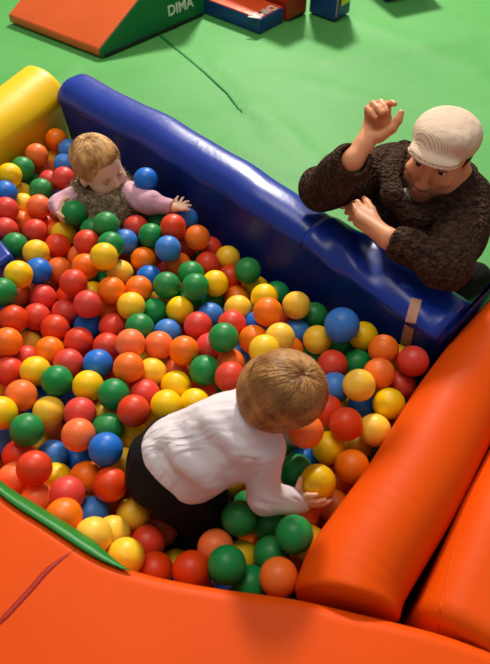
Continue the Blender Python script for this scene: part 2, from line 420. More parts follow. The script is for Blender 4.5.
rd = unit(P2-P1); P1b = P1; L = np.linalg.norm(P2-P1); e0, e1 = .05, .50
P3 = P0+rd*L
t = thing('foam_ramp', 'orange foam ramp with green sides on the floor, top left', 'soft play ramp', (*((P0+P1+P2+P3)/4), 0))
from_bm('slope_cover', box_bm([P0, P1, P2, P3], .004, [e0, e0, e1, e1], .012), M_ORANGE2, t)
sn = unit([rd[1], -rd[0]])                                   # outward normal of the green side
bm = bmesh.new()
prof = [(0.0, .0), (L, .0), (L, e1-.004), (0.0, e0-.004)]
a = [bm.verts.new((*(P1+rd*s+sn*.001), z)) for s, z in prof]; b = [bm.verts.new((*(P1+rd*s+sn*.012), z)) for s, z in prof]
bm.faces.new(a[::-1]); bm.faces.new(b)
for i in range(4): bm.faces.new((a[i], a[(i+1) % 4], b[(i+1) % 4], b[i]))
bmesh.ops.bevel(bm, geom=list(bm.edges), offset=.004, segments=2, affect='EDGES')
from_bm('side_panel', bm, M_RAMPG, t, False)
bm = bmesh.new()
for s0, s1, w in ((.02, L-.02, .013),):
    q = [P1+rd*s0+sn*.012, P1+rd*s1+sn*.012, P1+rd*s1+sn*(.012+.006), P1+rd*s0+sn*(.012+.006)]
    b_ = box_bm(q, 0.0, .018, .002, 1); me = bpy.data.meshes.new('x'); b_.to_mesh(me); b_.free(); bm.from_mesh(me)
from_bm('base_strip', bm, M_DARK, t, False)
def on_side(px, py):
    r = ray(px, py); n3 = np.array([*sn, 0]); p0 = np.array([*(P1+sn*.0135), 0]); return EYE+r*(((p0-EYE)@n3)/(r@n3))
tag(lettering('DIMA', .082, on_side(180.5, 7), np.array([*rd, 0]), (0, 0, 1), t), 'white DIMA lettering')

F1, F2 = onz(259.5, 35, 0)[:2], onz(284, 23, 0)[:2]; F0 = onz(206, 14, 0)[:2]
u = unit(F0-F1); v = unit(F2-F1); v = unit(v-u*(u@v)*.6); PL_ = 1.0
F0 = F1+u*.66; wv = np.linalg.norm(F2-F1); F2 = F1+v*wv; F3 = F0+v*wv
t = thing('foam_pad', 'low foam pad with orange top and blue sides, right of ramp', 'soft play pad', (*((F0+F1+F2+F3)/4), 0))
from_bm('side_cover', box_bm([F1, F2, F3, F0], 0, .088, .008), M_PADB, t)
ins = lambda q: q*.975+np.mean([F0, F1, F2, F3], 0)*.025
from_bm('top_cover', box_bm([ins(q) for q in (F1, F2, F3, F0)], .083, .093, .004, 2), M_PADO, t)
c = onz(263, 12.2, .094)
tag(lettering('DIMA', .085, c, np.array([*-v, 0]), np.array([*u, 0])*-1, t), 'white DIMA lettering')

R1, R2 = onz(286, 22.5, 0)[:2], onz(306.5, 12.5, 0)[:2]; d = unit(R2-R1); nb = np.array([-d[1], d[0]])
R1 = R1+d*.01; R4 = R1+nb*.5; R3 = R2+nb*.5
t = thing('foam_block', 'dark red foam block between the orange pad and blue block', 'soft play block', (*((R1+R2+R3+R4)/4), 0), group='soft play blocks at the top edge')
from_bm('cover', box_bm([R1, R2, R3, R4], 0, .42, .012), M_REDB, t)
bm = sweep(resample([R1+d*.02, R2-d*.02], .02), [(.001, .004), (.006, .004), (.006, .014), (.001, .014)], .001); from_bm('piping', bm, M_DARK, t)
K1, K0, K2 = onz(334, 21.5, 0)[:2], onz(308, 12.2, 0)[:2], onz(349, 14.5, 0)[:2]
a_, b_ = unit(K0-K1), unit(K2-K1); b_ = unit(b_-a_*(a_@b_)*.8); K0 = K1+a_*np.linalg.norm(K0-K1)*.98; K2 = K1+b_*np.linalg.norm(K2-K1)*1.15; K3 = K0+K2-K1
t = thing('foam_block', 'dark blue foam block with a yellow patch on its side', 'soft play block', (*((K0+K2)/2), 0), group='soft play blocks at the top edge')
from_bm('cover', box_bm([K1, K2, K3, K0], 0, .45, .012), M_PADB, t)
n3 = np.array([-b_[1], b_[0]]); n3 = n3 if n3 @ (K1-K3) > 0 else -n3
w = np.linalg.norm(K2-K1); q0, q1 = K1+b_*w*.30, K1+b_*w*.86
bm = box_bm([q0+n3*.002, q1+n3*.002, q1+n3*.010, q0+n3*.010], .075, .38, .003, 1)
tag(from_bm('patch', bm, M_YPATCH, t, False), 'yellow patch')
q0, q1 = K1+b_*w*.04, K1+b_*w*.09
from_bm('piping', box_bm([q0+n3*.001, q1+n3*.001, q1+n3*.006, q0+n3*.006], .02, .43, .002, 1), M_STRAP, t, False)
g0 = onz(386, 2, 0)[:2]
t = thing('foam_block', 'dark blue foam block barely showing at the top edge, right', 'soft play block', (g0[0], g0[1]+.2, 0), group='soft play blocks at the top edge')
from_bm('cover', box_bm([g0, g0+np.array([.3, .12]), g0+np.array([.18, .42]), g0+np.array([-.12, .3])], 0, .3, .012), M_PADB, t)
from_bm('piping', sweep(resample([g0+np.array([.02, -.004]), g0+np.array([.27, .10])], .03), [(0, .004), (.006, .004), (.006, .014), (0, .014)], .001), M_DARK, t)
PEOPLE_MESHES = []
HELD_FAIR, HELD_WHITE = V3(-0.5369, 1.5576, 0.4450), V3(0.1620, 0.6437, 0.4350)
# ---------------------------------------------------------------- people
def skin_mat(name):
    m = Mat(name, (1, 1, 1, 1), .5, .35).attr().bump(90, .08, .003)
    m.b.inputs['Subsurface Weight'].default_value = .15; m.b.inputs['Subsurface Radius'].default_value = (.012, .004, .002); return m.m
M_SKIN = skin_mat('skin')
M_EYEW = Mat('eye_white', srgb(225, 215, 205), .25, .5).m
M_IRIS = Mat('eye_iris', srgb(38, 26, 20), .2, .5).m
M_WOOL = Mat('brown_wool', srgb(60, 43, 35), .95, .1).mottle(srgb(38, 26, 21), srgb(84, 62, 50), 70, 3, .3, .7).bump(95, .9, .012, 2, kind='voronoi').bump(30, .5, .01, 3).m
M_WOOL2 = Mat('brown_fine_knit', srgb(40, 28, 24), .95, .1).mottle(srgb(28, 19, 16), srgb(50, 36, 30), 60, 3).bump(160, .5, .006).m
M_TEE = Mat('grey_shirt', srgb(168, 158, 150), .85, .2).bump(60, .3, .004).m
M_LASH = Mat('dark_brow_hair', srgb(52, 32, 22), .8, .2).m
M_FUR = Mat('taupe_fur', srgb(150, 130, 104), .95, .1).mottle(srgb(112, 94, 72), srgb(186, 166, 136), 38, 4, .3, .7, distort=1).bump(70, 1, .02, 4).m
M_PINK = Mat('pink_cotton', srgb(206, 158, 174), .85, .2).mottle(srgb(194, 144, 164), srgb(214, 170, 184), 12, 3).bump(16, .5, .02, 3, distort=1).m
M_SHIRT = Mat('white_cotton', srgb(220, 210, 217), .85, .2).bump(7, .6, .03, 2, (1, 2.6, 1), (.3, .2, .9), .9).bump(40, .15, .006, 2).m
M_TROUS = Mat('black_cotton', srgb(17, 15, 18), .85, .2).bump(14, .6, .02, 3, distort=1).m
M_TISSUE = Mat('white_tissue', srgb(222, 214, 204), .8, .2).bump(40, .5, .01).m
def hairmat(name, c1, c2, scale=26, mscale=(1, 1, 1)):
    m = Mat(name, c1, .5, .35); m.mottle(c1, c2, scale, 4, .3, .7, mscale); return m.m
M_BLOND = hairmat('blond_hair', srgb(160, 108, 56), srgb(230, 184, 120), 34)
M_LTBROWN = hairmat('light_brown_hair', srgb(112, 70, 34), srgb(190, 138, 80), 30)
cap = Mat('cap_tweed', srgb(214, 188, 164), .9, .2)
wv_ = cap.n('ShaderNodeTexWave', wave_type='BANDS', bands_direction='X'); wv_.inputs['Scale'].default_value = 62; wv_.inputs['Distortion'].default_value = .6
mp_ = cap.coords((1, 1, 1), (0, 0, -.5)); cap.l(mp_, 'Vector', wv_, 'Vector')
rp_ = cap.n('ShaderNodeValToRGB'); rp_.color_ramp.elements[0].color = srgb(192, 158, 136); rp_.color_ramp.elements[1].color = srgb(226, 204, 182); rp_.color_ramp.elements[1].position = .45
cap.l(wv_, 'Fac', rp_, 'Fac'); cap.l(rp_, 'Color', cap.b, 'Base Color'); cap.bump(60, .3, .006).bump(13, .5, .02, 2)
M_CAP = cap.m

def blend(base, c, w): return base*(1-w[:, None])+np.array(c[:3])*w[:, None]
def gauss(P, c, s): return np.exp(-(((P-np.array(c))/np.array(s))**2).sum(1))
def head_prims(S, c, fr, k, kid):
    """k: scale so that 1 = adult head of 0.23 m; local x = the head's own right, y = forward, z = up"""
    w = lambda *p: c+fr.T@(np.array(p)*k)
    E = lambda p, r, kk=.02, op='add': S.ell(w(*p), np.array(r)*k, fr, kk*k, op)
    if kid:
        E((0, -.012, .03), (.079, .092, .082)); E((0, .028, -.03), (.068, .058, .062), .03)
        for sx in (-1, 1):
            E((sx*.036, .052, -.042), (.030, .028, .030), .02)             # cheeks
            E((sx*.030, .082, -.004), (.018, .012, .012), .012, 'sub')      # eye sockets
            E((sx*.078, -.008, -.020), (.008, .018, .024), .008)            # ears
        E((0, .085, -.026), (.010, .013, .010), .012); E((0, .084, -.012), (.006, .008, .014), .012)
        E((0, .076, -.052), (.020, .013, .007), .008); E((0, .078, -.062), (.016, .011, .007), .008)
        E((0, .068, -.082), (.022, .018, .016), .02)                        # chin
        E((0, .0895, -.0568), (.017, .006, .0016), .002, 'sub')
    else:
        E((0, -.008, .035), (.074, .092, .083)); E((0, .032, -.035), (.058, .055, .075), .03)
        E((0, .062, -.094), (.027, .024, .020), .025)                       # chin
        for sx in (-1, 1):
            E((sx*.050, .005, -.062), (.016, .04, .03), .03)                # jaw
            E((sx*.043, .064, -.022), (.022, .020, .016), .02)              # cheekbones
            E((sx*.032, .092, .006), (.019, .014, .012), .010, 'sub')
            E((sx*.030, .080, .026), (.026, .012, .008), .012)              # brow ridge
            E((sx*.076, -.010, -.012), (.008, .020, .031), .008)            # ears
            E((sx*.011, .099, -.040), (.009, .010, .008), .006)
        S.cap(w(0, .086, .014), w(0, .109, -.034), .009*k, .012*k, .012*k)
        E((0, .090, -.064), (.026, .012, .006), .006); E((0, .088, -.074), (.021, .011, .006), .006)
        E((0, .1015, -.0685), (.022, .006, .0018), .002, 'sub')
    return w
def face_colours(v, c, fr, k, kid, base, lip):
    L = ((v-c)@fr.T)/k; col = np.tile(np.array(base[:3]), (len(v), 1))
    if kid:
        for sx in (-1, 1): col = blend(col, srgb(222, 130, 104), .45*gauss(L, (sx*.042, .06, -.045), (.026, .04, .024)))
        col = blend(col, lip, .8*np.clip(1.4*gauss(L, (0, .088, -.057), (.018, .03, .0085)), 0, 1))
    else:
        st = np.clip(1.5*gauss(L, (0, .05, -.085), (.075, .07, .034))+1.2*gauss(L, (0, .10, -.054), (.03, .02, .007)), 0, 1)
        col = blend(col, srgb(96, 60, 40), .6*st)
        col = blend(col, lip, .75*np.clip(1.3*gauss(L, (0, .10, -.069), (.026, .03, .009)), 0, 1))
        col = blend(col, srgb(205, 116, 84), .4*gauss(L, (0, .105, -.03), (.02, .03, .02)))
    return col
def ball_eye(name, c, r, fwd, parent, side):
    bm = bmesh.new(); bmesh.ops.create_uvsphere(bm, u_segments=20, v_segments=14, radius=r)
    m = Vector(fwd).to_track_quat('Z', 'Y').to_matrix().to_4x4(); m.translation = Vector(c); bm.transform(m)
    f_ = unit(fwd)
    me = bpy.data.meshes.new(name); bm.faces.ensure_lookup_table()
    for f in bm.faces:
        if (np.array(f.calc_center_median())-c) @ f_ > r*.80: f.material_index = 1
    bm.to_mesh(me); bm.free(); me.materials.append(M_EYEW); me.materials.append(M_IRIS); return mesh_obj(name, me, None, parent)
def strands(name, n, start, flow, r, mat, parent, steps=8):
    """hair: n tapering locks; start(i)->point, flow(point,t,rnd)->next point"""
    V, F = [], []
    for i in range(n):
        pts = [start(i)]; rnd = RNG.normal(size=4)
        for s_ in range(steps-1): pts.append(flow(pts[-1], s_/(steps-1), rnd))
        pts = np.array(pts); d = np.gradient(pts, axis=0); d /= np.maximum(np.linalg.norm(d, axis=1), 1e-9)[:, None]
        a = np.cross(d, [.3, .5, .81]); a /= np.maximum(np.linalg.norm(a, axis=1), 1e-9)[:, None]; b = np.cross(d, a)
        o = len(V)
        for j in range(steps):
            q = r*(1.0 if j < steps-3 else (.8, .55, .15)[j-steps+3])
            for t_ in range(4): V.append(pts[j]+q*(a[j]*math.cos(t_*1.5708)+b[j]*math.sin(t_*1.5708)))
        for j in range(steps-1):
            for t_ in range(4): F.append((o+4*j+t_, o+4*j+(t_+1) % 4, o+4*j+4+(t_+1) % 4, o+4*j+4+t_))
        F += [tuple(o+t_ for t_ in range(4))[::-1], tuple(o+4*(steps-1)+t_ for t_ in range(4))]
    return from_vf(name, V, F, mat, parent)

# ================= man in the flat cap, leaning on the blue wall
def make_man():
    t = thing('person', 'man in beige flat cap and brown knitted cardigan leaning on blue wall, one hand raised', 'person', (.72, 1.60, 0))
    hc = onz(439, 156, .752); fwd = unit([-.50, -.86, .08]); fr = frame(fwd, [.13, .06, 1])
    elR, wrR, shR = onz(323, 189, .645), onz(352, 161, .83), onz(392, 172, .60)
    shL, elL, wrL = onz(465, 211, .585), onz(447, 266, .635), onz(389, 239, .650)
    neck = onz(452, 190, .655); mid = (shR+shL)/2+np.array([.015, .02, -.02])
    pel = np.array([.70, 1.67, .27]); chest = mid*.70+pel*.30+np.array([-.03, -.01, .03])
    nrm = np.array([.686, .727, 0]); u_ = np.array([.727, -.686, 0])
    knR, knL = pel-nrm*.24-u_*.15-np.array([0, 0, .19]), pel-nrm*.22+u_*.03-np.array([0, 0, .19])
    ftR, ftL = pel+nrm*.10-u_*.12-np.array([0, 0, .215]), pel+nrm*.10+u_*.12-np.array([0, 0, .215])
    base, lip = srgb(224, 152, 110), srgb(160, 84, 66)
    # ---- body: head, neck, trunk, arms and hands in one surface
    lo, hi = np.array([.13, 1.0, .13]), np.array([.96, 1.84, 1.0])
    S = SDF(lo, hi, .0033)
    w = head_prims(S, hc, fr, .98, False)
    S.cap(hc+fr.T@np.array([0, -.02, -.07]), neck, .050, .056, .03)
    S.cap(neck, chest, .07, .12, .03); S.cap(chest, pel, .12, .12, .03)
    S.cap(shR, neck, .05, .05, .03); S.cap(shL, neck, .05, .05, .03)
    S.chain([shR, elR, wrR], [.045, .036, .0265], .012); S.chain([shL, elL, wrL], [.045, .036, .0265], .012)
    # raised right hand: palm towards the camera, fingers curling forward
    H = lambda px, py, d: atd(px, py, d)
    S.cap(wrR, H(364, 145, 1.505), .0255, .026, .012)
    pw, kI, kM, kR, kP = H(365, 143, 1.505), H(387, 118.5, 1.515), H(381, 116, 1.520), H(374.5, 116.5, 1.522), H(368.5, 119.5, 1.520)
    for kn, rr in ((kI, .0125), (kM, .0125), (kR, .012), (kP, .0115)): S.cap(pw+(kn-pw)*.12, kn, .0165, rr, .010)
    S.cap(H(368, 138, 1.50), H(382, 133, 1.495), .013, .013, .012)
    for b_, m_, e_ in ((kI, (388.0, 104.5, 1.485), (395.0, 104.0, 1.458)), (kM, (381, 102.5, 1.482), (386.5, 111.5, 1.457)),
                       (kR, (373, 104, 1.482), (381.5, 113, 1.455)), (kP, (367.5, 109, 1.488), (375.5, 117.5, 1.466))):
        m_, e_ = H(*m_), H(*e_); j_ = m_*.45+e_*.55+unit(m_-b_)*.003
        S.chain([b_, m_, j_, e_], [.0100, .0088, .0078, .0066], .002)
    S.chain([H(379, 137, 1.492), H(392, 128.5, 1.480), H(398, 120, 1.474), H(401, 113, 1.470)], [.0150, .0118, .0105, .0082], .005)
    # left hand lying on the rim, fingers pointing left
    hk = [onz(362.5, 209.5, .645), onz(358, 213, .648), onz(356.5, 217.5, .646), onz(358, 222.5, .641)]
    tip = [onz(351, 203.5, .617), onz(346.5, 207.5, .617), onz(346.5, 212.5, .615), onz(350, 219, .614)]
    for a_ in hk: S.cap(wrL, a_, .021, .0125, .012)
    for a_, b_ in zip(hk, tip):
        m_ = a_*.5+b_*.5+np.array([0, 0, .012]); S.chain([a_, m_, b_], [.0105, .0096, .0075], .0035)
    S.chain([wrL*.6+hk[0]*.4, onz(371, 210, .65), onz(367, 203, .64), onz(364, 198.5, .63)], [.015, .012, .0105, .008], .006)
    def colf(v): 
        return face_colours(v, hc, fr, .98, False, base, lip)
    body = sdf_obj('body', S, M_SKIN, t, 2, colf); PEOPLE_MESHES.append(body)
    for sx in (-1, 1):
        ball_eye('eye', w(sx*.031, .0745, .007), .0122, fr.T@np.array([-sx*.02+.05, 1, -.22]), body, sx)
        bm_ = SDF(w(sx*.032, .09, .03)-.04, w(sx*.032, .09, .03)+.04, .0022)
        bm_.chain([w(sx*.013, .0935, .026), w(sx*.030, .0925, .0325), w(sx*.050, .078, .028)], [.0035, .004, .0025], .003)
        sdf_obj('eyebrow', bm_, M_LASH, body, 1)
        bm_ = SDF(w(sx*.031, .09, .007)-.04, w(sx*.031, .09, .007)+.04, .0018)      # upper eyelid
        bm_.chain([w(sx*.016, .0835, .009), w(sx*.031, .0885, .0145), w(sx*.046, .080, .010)], [.0022, .0028, .0022], .003)
        sdf_obj('eyelid', bm_, M_LIDS, body, 1)
    # ---- short hair at the sides under the cap
    S = SDF(hc-.13, hc+.13, .004)
    S.ell(w(0, -.022, .028), np.array([.079, .088, .085]), fr, .01); S.ell(w(0, .075, -.02), np.array([.12, .075, .14]), fr, .006, 'sub'); S.plane(w(0, 0, -.052), -fr[2])
    sdf_obj('hair', S, M_LASH, t, 1)
    # ---- cardigan
    S = SDF([.12, .99, .06], [1.04, 2.0, .93], .0058)
    S.cap(neck-np.array([0, 0, .03]), chest, .095, .125, .05); S.cap(chest, pel+np.array([0, 0, .02]), .125, .14, .05)
    S.cap(shR, neck-np.array([0, 0, .02]), .078, .075, .05); S.cap(shL, neck-np.array([0, 0, .02]), .062, .066, .05)
    cuffR = elR+(wrR-elR)*.93
    S.chain([shR, elR], [.078, .062], .03); S.cap(elR, cuffR, .060, .050, .02)
    S.chain([shL, elL], [.064, .060], .03); S.cap(elL, elL+(wrL-elL)*.80, .058, .044, .02)
    S.ell(onz(452, 236, .56), (.085, .085, .10), np.eye(3), .06); S.ell(onz(426, 220, .53), (.11, .11, .12), np.eye(3), .05); S.cap(chest, onz(398, 208, .53), .10, .075, .05)
    S.ell(hc-np.array([0, 0, .0]), (.085, .105, .115), fr, .012, 'sub')
    S.wobble(.0035, 42, 4)
    Bl = SDF.cap
    # hollow the cuffs so that wrists come out of openings
    S.cap(elR+(wrR-elR)*.95, wrR+(wrR-elR)*.3, .033, .033, .006, 'sub'); S.cap(elL+(wrL-elL)*.80, wrL, .032, .032, .006, 'sub')
    card = sdf_obj('cardigan', S, M_WOOL, t, 1); PEOPLE_MESHES.append(card)
    cl_ = onz(425, 190, .65); S = SDF(cl_-.24, cl_+.24, .0045)                                     # rolled shawl collar
    for pts_ in ([(440, 158, .655), (404, 152, .665), (388, 172, .675), (392, 197, .665), (410, 216, .635), (424, 232, .605)],
                 [(440, 158, .655), (466, 172, .655), (460, 192, .665), (442, 207, .665), (418, 218, .640), (420, 236, .600)]):
        S.chain([onz(*q) for q in pts_], [.030, .030, .030, .029, .027, .020], .010)
    S.ell(hc, (.083, .100, .118), fr, .010, 'sub'); S.wobble(.0025, 60, 14); sdf_obj('collar', S, M_WOOL, card, 1)
    q = onz(411, 199, .63); S = SDF(q-.07, q+.07, .004); S.ell(q, (.038, .030, .034), k=.01); S.ell(onz(420, 203, .61), (.04, .04, .03), k=.02); S.ell(hc, (.08, .1, .115), fr, .01, 'sub')
    tag(sdf_obj('shirt', S, M_TEE, t, 1), 'grey shirt at the neck')
    S = SDF([.40, 1.2, 0.0], [1.15, 2.05, .42], .009)
    S.chain([pel, knR, ftR], [.125, .078, .06], .03); S.chain([pel, knL, ftL], [.125, .078, .06], .03); S.cap(pel, pel+np.array([0, 0, .05]), .13, .13, .02)
    S.plane([0, 0, .012], [0, 0, -1]); tr = sdf_obj('trousers', S, M_TROUS, t, 1); PEOPLE_MESHES.append(tr)
    # ---- flat cap
    S = SDF(hc-.17, hc+.20, .0036)
    S.ell(w(0, -.006, .072), (.0815, .100, .047), fr, .03); S.ell(w(0, .006, .056), (.079, .098, .032), fr, .03)
    S.ell(w(0, .090, .050), (.066, .050, .014), fr, .015)                                        # peak
    S.ell(w(0, .060, .088), (.056, .040, .018), fr, .03)
    S.ell(w(0, .0, .012), (.079, .096, .062), fr, .008, 'sub'); S.plane(w(0, -.10, .022), -fr[2]+fr[1]*-.10, .006)
    rg = np.random.default_rng(5)
    for i in range(0):
        x_ = rg.uniform(-.07, .07); S.cap(w(x_, .085, .076), w(x_*1.1+rg.uniform(-.03, .03), .045, .112), .003, .002, .010, 'sub')
    me_o = sdf_obj('flat_cap', S, M_CAP, t, 2)
    S = SDF(hc-.17, hc+.20, .0030)                                                               # stitched rim of the peak
    arc = [w(.067*math.sin(a), .084+.055*math.cos(a)-.0, .0445-.010*math.cos(a)*0) for a in np.linspace(-1.35, 1.35, 11)]
    S.chain(arc, [.0042]*11, .003); sdf_obj('peak_edge', S, M_CAP, me_o, 1)
    return t
M_LIDS = Mat('eyelid_skin', srgb(165, 102, 74), .5, .3).m
MAN = make_man()
# crumpled white tissue under his left hand
S = SDF(onz(350, 201, .62)-.06, onz(350, 201, .62)+.06, .003)
S.ell(onz(349, 202, .606), (.024, .020, .011), k=.01); S.ell(onz(343, 204, .603), (.018, .018, .009), k=.01); S.wobble(.004, 130, 3); 
tag(sdf_obj('tissue', S, M_TISSUE, None, 1), 'crumpled white tissue on the blue rim beside his resting hand', 'tissue')

# ================= fair toddler in the fur vest
def kid_hand(S, wrist, knuckles, tips, thumb, r=.0062, palm=.0115):
    for a in knuckles: S.cap(wrist, a, palm, r*1.15, .006)
    for a, b, lift in zip(knuckles, tips, [.004]*4):
        m = (a+b)/2+np.array([0, 0, lift]); S.chain([a, m, b], [r, r*.95, r*.8], .002)
    S.chain(thumb, [r*1.35, r*1.1, r*.85], .003)
def make_fair():
    t = thing('person', 'fair-haired toddler in a fur vest and pink top sitting among the balls', 'person', (-.47, 1.72, 0))
    hc = onz(100, 168, .520); fr = frame([.72, -.66, -.10], [-.28, .10, 1]); k = .86
    neck = hc+fr.T@np.array([0, -.012, -.085])*k
    shR, shL = onz(78, 197, .425), onz(128, 194, .435)
    elR, wrR = onz(60, 205, .41), onz(64, 217, .437)
    elL, wrL = onz(150, 203, .447), onz(174, 207.5, .458)
    pel = np.array([-.50, 1.80, .16]); chest = (shR+shL)/2+np.array([.005, .01, -.06])
    base, lip = srgb(246, 198, 166), srgb(206, 108, 92)
    S = SDF(np.array([-.76, 1.30, .02]), np.array([-.08, 2.0, .66]), .0036)
    w = head_prims(S, hc, fr, k, True)
    S.cap(hc+fr.T@np.array([0, -.01, -.06])*k, neck-np.array([0, 0, .03]), .040, .042, .02); S.cap(neck-np.array([0, 0, .03]), chest, .05, .075, .03); S.cap(chest, pel, .075, .08, .03)
    S.chain([shR, elR, wrR], [.030, .024, .0165], .01); S.chain([shL, elL, wrL], [.030, .024, .0165], .01)
    hb = HELD_FAIR
    # right hand curls over the near side of the green ball
    g = lambda az, el, rr=.0485: hb+rr*np.array([math.cos(el)*math.cos(az), math.cos(el)*math.sin(az), math.sin(el)])
    kn = [g(2.55, .62), g(2.75, .35), g(2.95, .08), g(3.1, -.2)]; tp = [g(2.0, .95), g(2.1, .62), g(2.35, .22), g(2.6, -.15)]
    for a in kn: S.cap(wrR, a, .0125, .0075, .006)
    for a, b in zip(kn, tp):
        m = (a+b)/2; m = hb+(m-hb)*(.0492/np.linalg.norm(m-hb)); S.chain([a, m, b], [.0066, .0063, .0054], .002)
    S.chain([wrR, g(3.6, .35), g(4.2, .35)], [.010, .0075, .0058], .003)
    # left hand reaching out, fingers spread
    kL = [onz(180.5, 202.5, .467), onz(182.5, 204.5, .469), onz(183.5, 207, .468), onz(182.5, 209.5, .464)]
    tL = [onz(183.5, 197.5, .470), onz(189, 201.5, .470), onz(191, 205.5, .468), onz(189.5, 210, .462)]
    kid_hand(S, wrL, kL, tL, [wrL*.6+kL[0]*.4, onz(175.5, 200.5, .462), onz(178, 196.5, .464)][::1], .0056)
    S.chain([pel, onz(112, 262, .14), onz(120, 300, .06)], [.06, .05, .035], .02); S.chain([pel, onz(140, 240, .14), onz(160, 270, .06)], [.06, .05, .035], .02)
    body = sdf_obj('body', S, M_SKIN, t, 2, lambda v: face_colours(v, hc, fr, k, True, base, lip)); PEOPLE_MESHES.append(body)
    for sx in (-1, 1):
        ball_eye('eye', w(sx*.0305, .0655, -.005), .0105*k, fr.T@np.array([0, 1, -.35]), body, sx)
        q = w(sx*.030, .075, -.0); s_ = SDF(q-.03, q+.03, .0018); s_.chain([w(sx*.017, .0755, -.001), w(sx*.0305, .0795, .0035), w(sx*.044, .071, -.001)], [.0024, .0032, .0024], .003); sdf_obj('eyelid', s_, M_KLID, body, 1)
        q = w(sx*.030, .08, .018); s_ = SDF(q-.03, q+.03, .0018); s_.chain([w(sx*.016, .0815, .015), w(sx*.032, .0795, .019), w(sx*.045, .071, .016)], [.0014, .0016, .0012], .002); sdf_obj('eyebrow', s_, M_KBROW, body, 1)
    # pink top: sleeves and trunk
    S = SDF(np.array([-.76, 1.38, .05]), np.array([-.10, 2.0, .52]), .0045)
    S.cap(neck-np.array([0, 0, .045]), chest, .065, .095, .03); S.cap(chest, pel, .095, .10, .03)
    S.chain([shR, elR, elR+(wrR-elR)*.80], [.042, .036, .026], .015); S.chain([shL, elL, elL+(wrL-elL)*.84], [.042, .037, .025], .015)
    S.wobble(.0022, 75, 2)
    S.cap(elR+(wrR-elR)*.82, wrR+(wrR-elR)*.4, .0195, .0195, .004, 'sub'); S.cap(elL+(wrL-elL)*.86, wrL+(wrL-elL)*.4, .0195, .0195, .004, 'sub')
    S.ell(hc, np.array([.082, .095, .095])*k, fr, .008, 'sub')
    top = sdf_obj('pink_top', S, M_PINK, t, 1); PEOPLE_MESHES.append(top)
    # fur vest
    S = SDF(np.array([-.72, 1.40, .05]), np.array([-.28, 2.0, .52]), .0045)
    f2 = unit(fr[1]*np.array([1, 1, 0])); s2 = unit(np.cross(f2, [0, 0, 1]))
    S.cap(neck-np.array([0, 0, .055]), chest, .085, .115, .03); S.cap(chest, pel, .115, .12, .03)
    S.cap(shR+unit(neck-shR)*.025, neck, .045, .03, .02); S.cap(shL+unit(neck-shL)*.025, neck, .045, .03, .02)
    nb_ = neck-f2*.055+np.array([0, 0, .0])                                  # rolled fur collar
    for sg in (-1, 1): S.chain([nb_, neck+s2*sg*.066-np.array([0, 0, .012]), neck+s2*sg*.052+f2*.062-np.array([0, 0, .045]), neck+f2*.105-np.array([0, 0, .10])], [.026, .027, .026, .022], .012)
    S.ell(hc, np.array([.083, .096, .092])*k, fr, .008, 'sub')
    S.wobble(.003, 120, 6); vest = sdf_obj('fur_vest', S, M_FUR, t, 0); PEOPLE_MESHES.append(vest)
    vv = np.array([v.co[:] for v in vest.data.vertices])+np.array(t.location); nn = np.array([v.normal[:] for v in vest.data.vertices])
    ok = np.where((vv[:, 2] > .30) & (nn@unit(EYE-hc) > -.2))[0]; pick = RNG.choice(ok, min(2600, len(ok)), False)
    TUFTS = strands('fur_tufts', len(pick), lambda i: vv[pick[i]], FurFlow(vv[pick], nn[pick]), .0011, M_FUR, vest, 4); PEOPLE_MESHES.append(TUFTS)
    # hair
    S = SDF(hc-.14, hc+.14, .0036)
    S.ell(w(0, -.018, .033), np.array([.084, .096, .086])*k, fr, .01); S.ell(w(0, -.05, -.01), np.array([.074, .052, .065])*k, fr, .02)
    S.ell(w(0, .100, -.020), np.array([.090, .070, .088])*k, fr, .010, 'sub'); S.plane(w(0, 0, -.062), -fr[2])
    for sx in (-1, 1): S.ell(w(sx*.088, .004, -.026), np.array([.024, .026, .034])*k, fr, .006, 'sub')
    hair = sdf_obj('hair', S, M_BLOND, t, 1)
    HairCap(hc, fr, k, w, M_BLOND, hair, 900, (0, -.03, .12), front=.040, low=-.055)
    return t
class FurFlow:
    def __init__(s, p, n): s.p, s.n, s.i, s.c = p, n, 0, 0
    def __call__(s, q, t, rnd):
        n = s.n[s.i]; r = q+n*.0045+np.array([rnd[0]*.0016, rnd[1]*.0016, -.0025+rnd[2]*.0012]); s.c += 1
        if s.c == 3: s.c = 0; s.i += 1
        return r
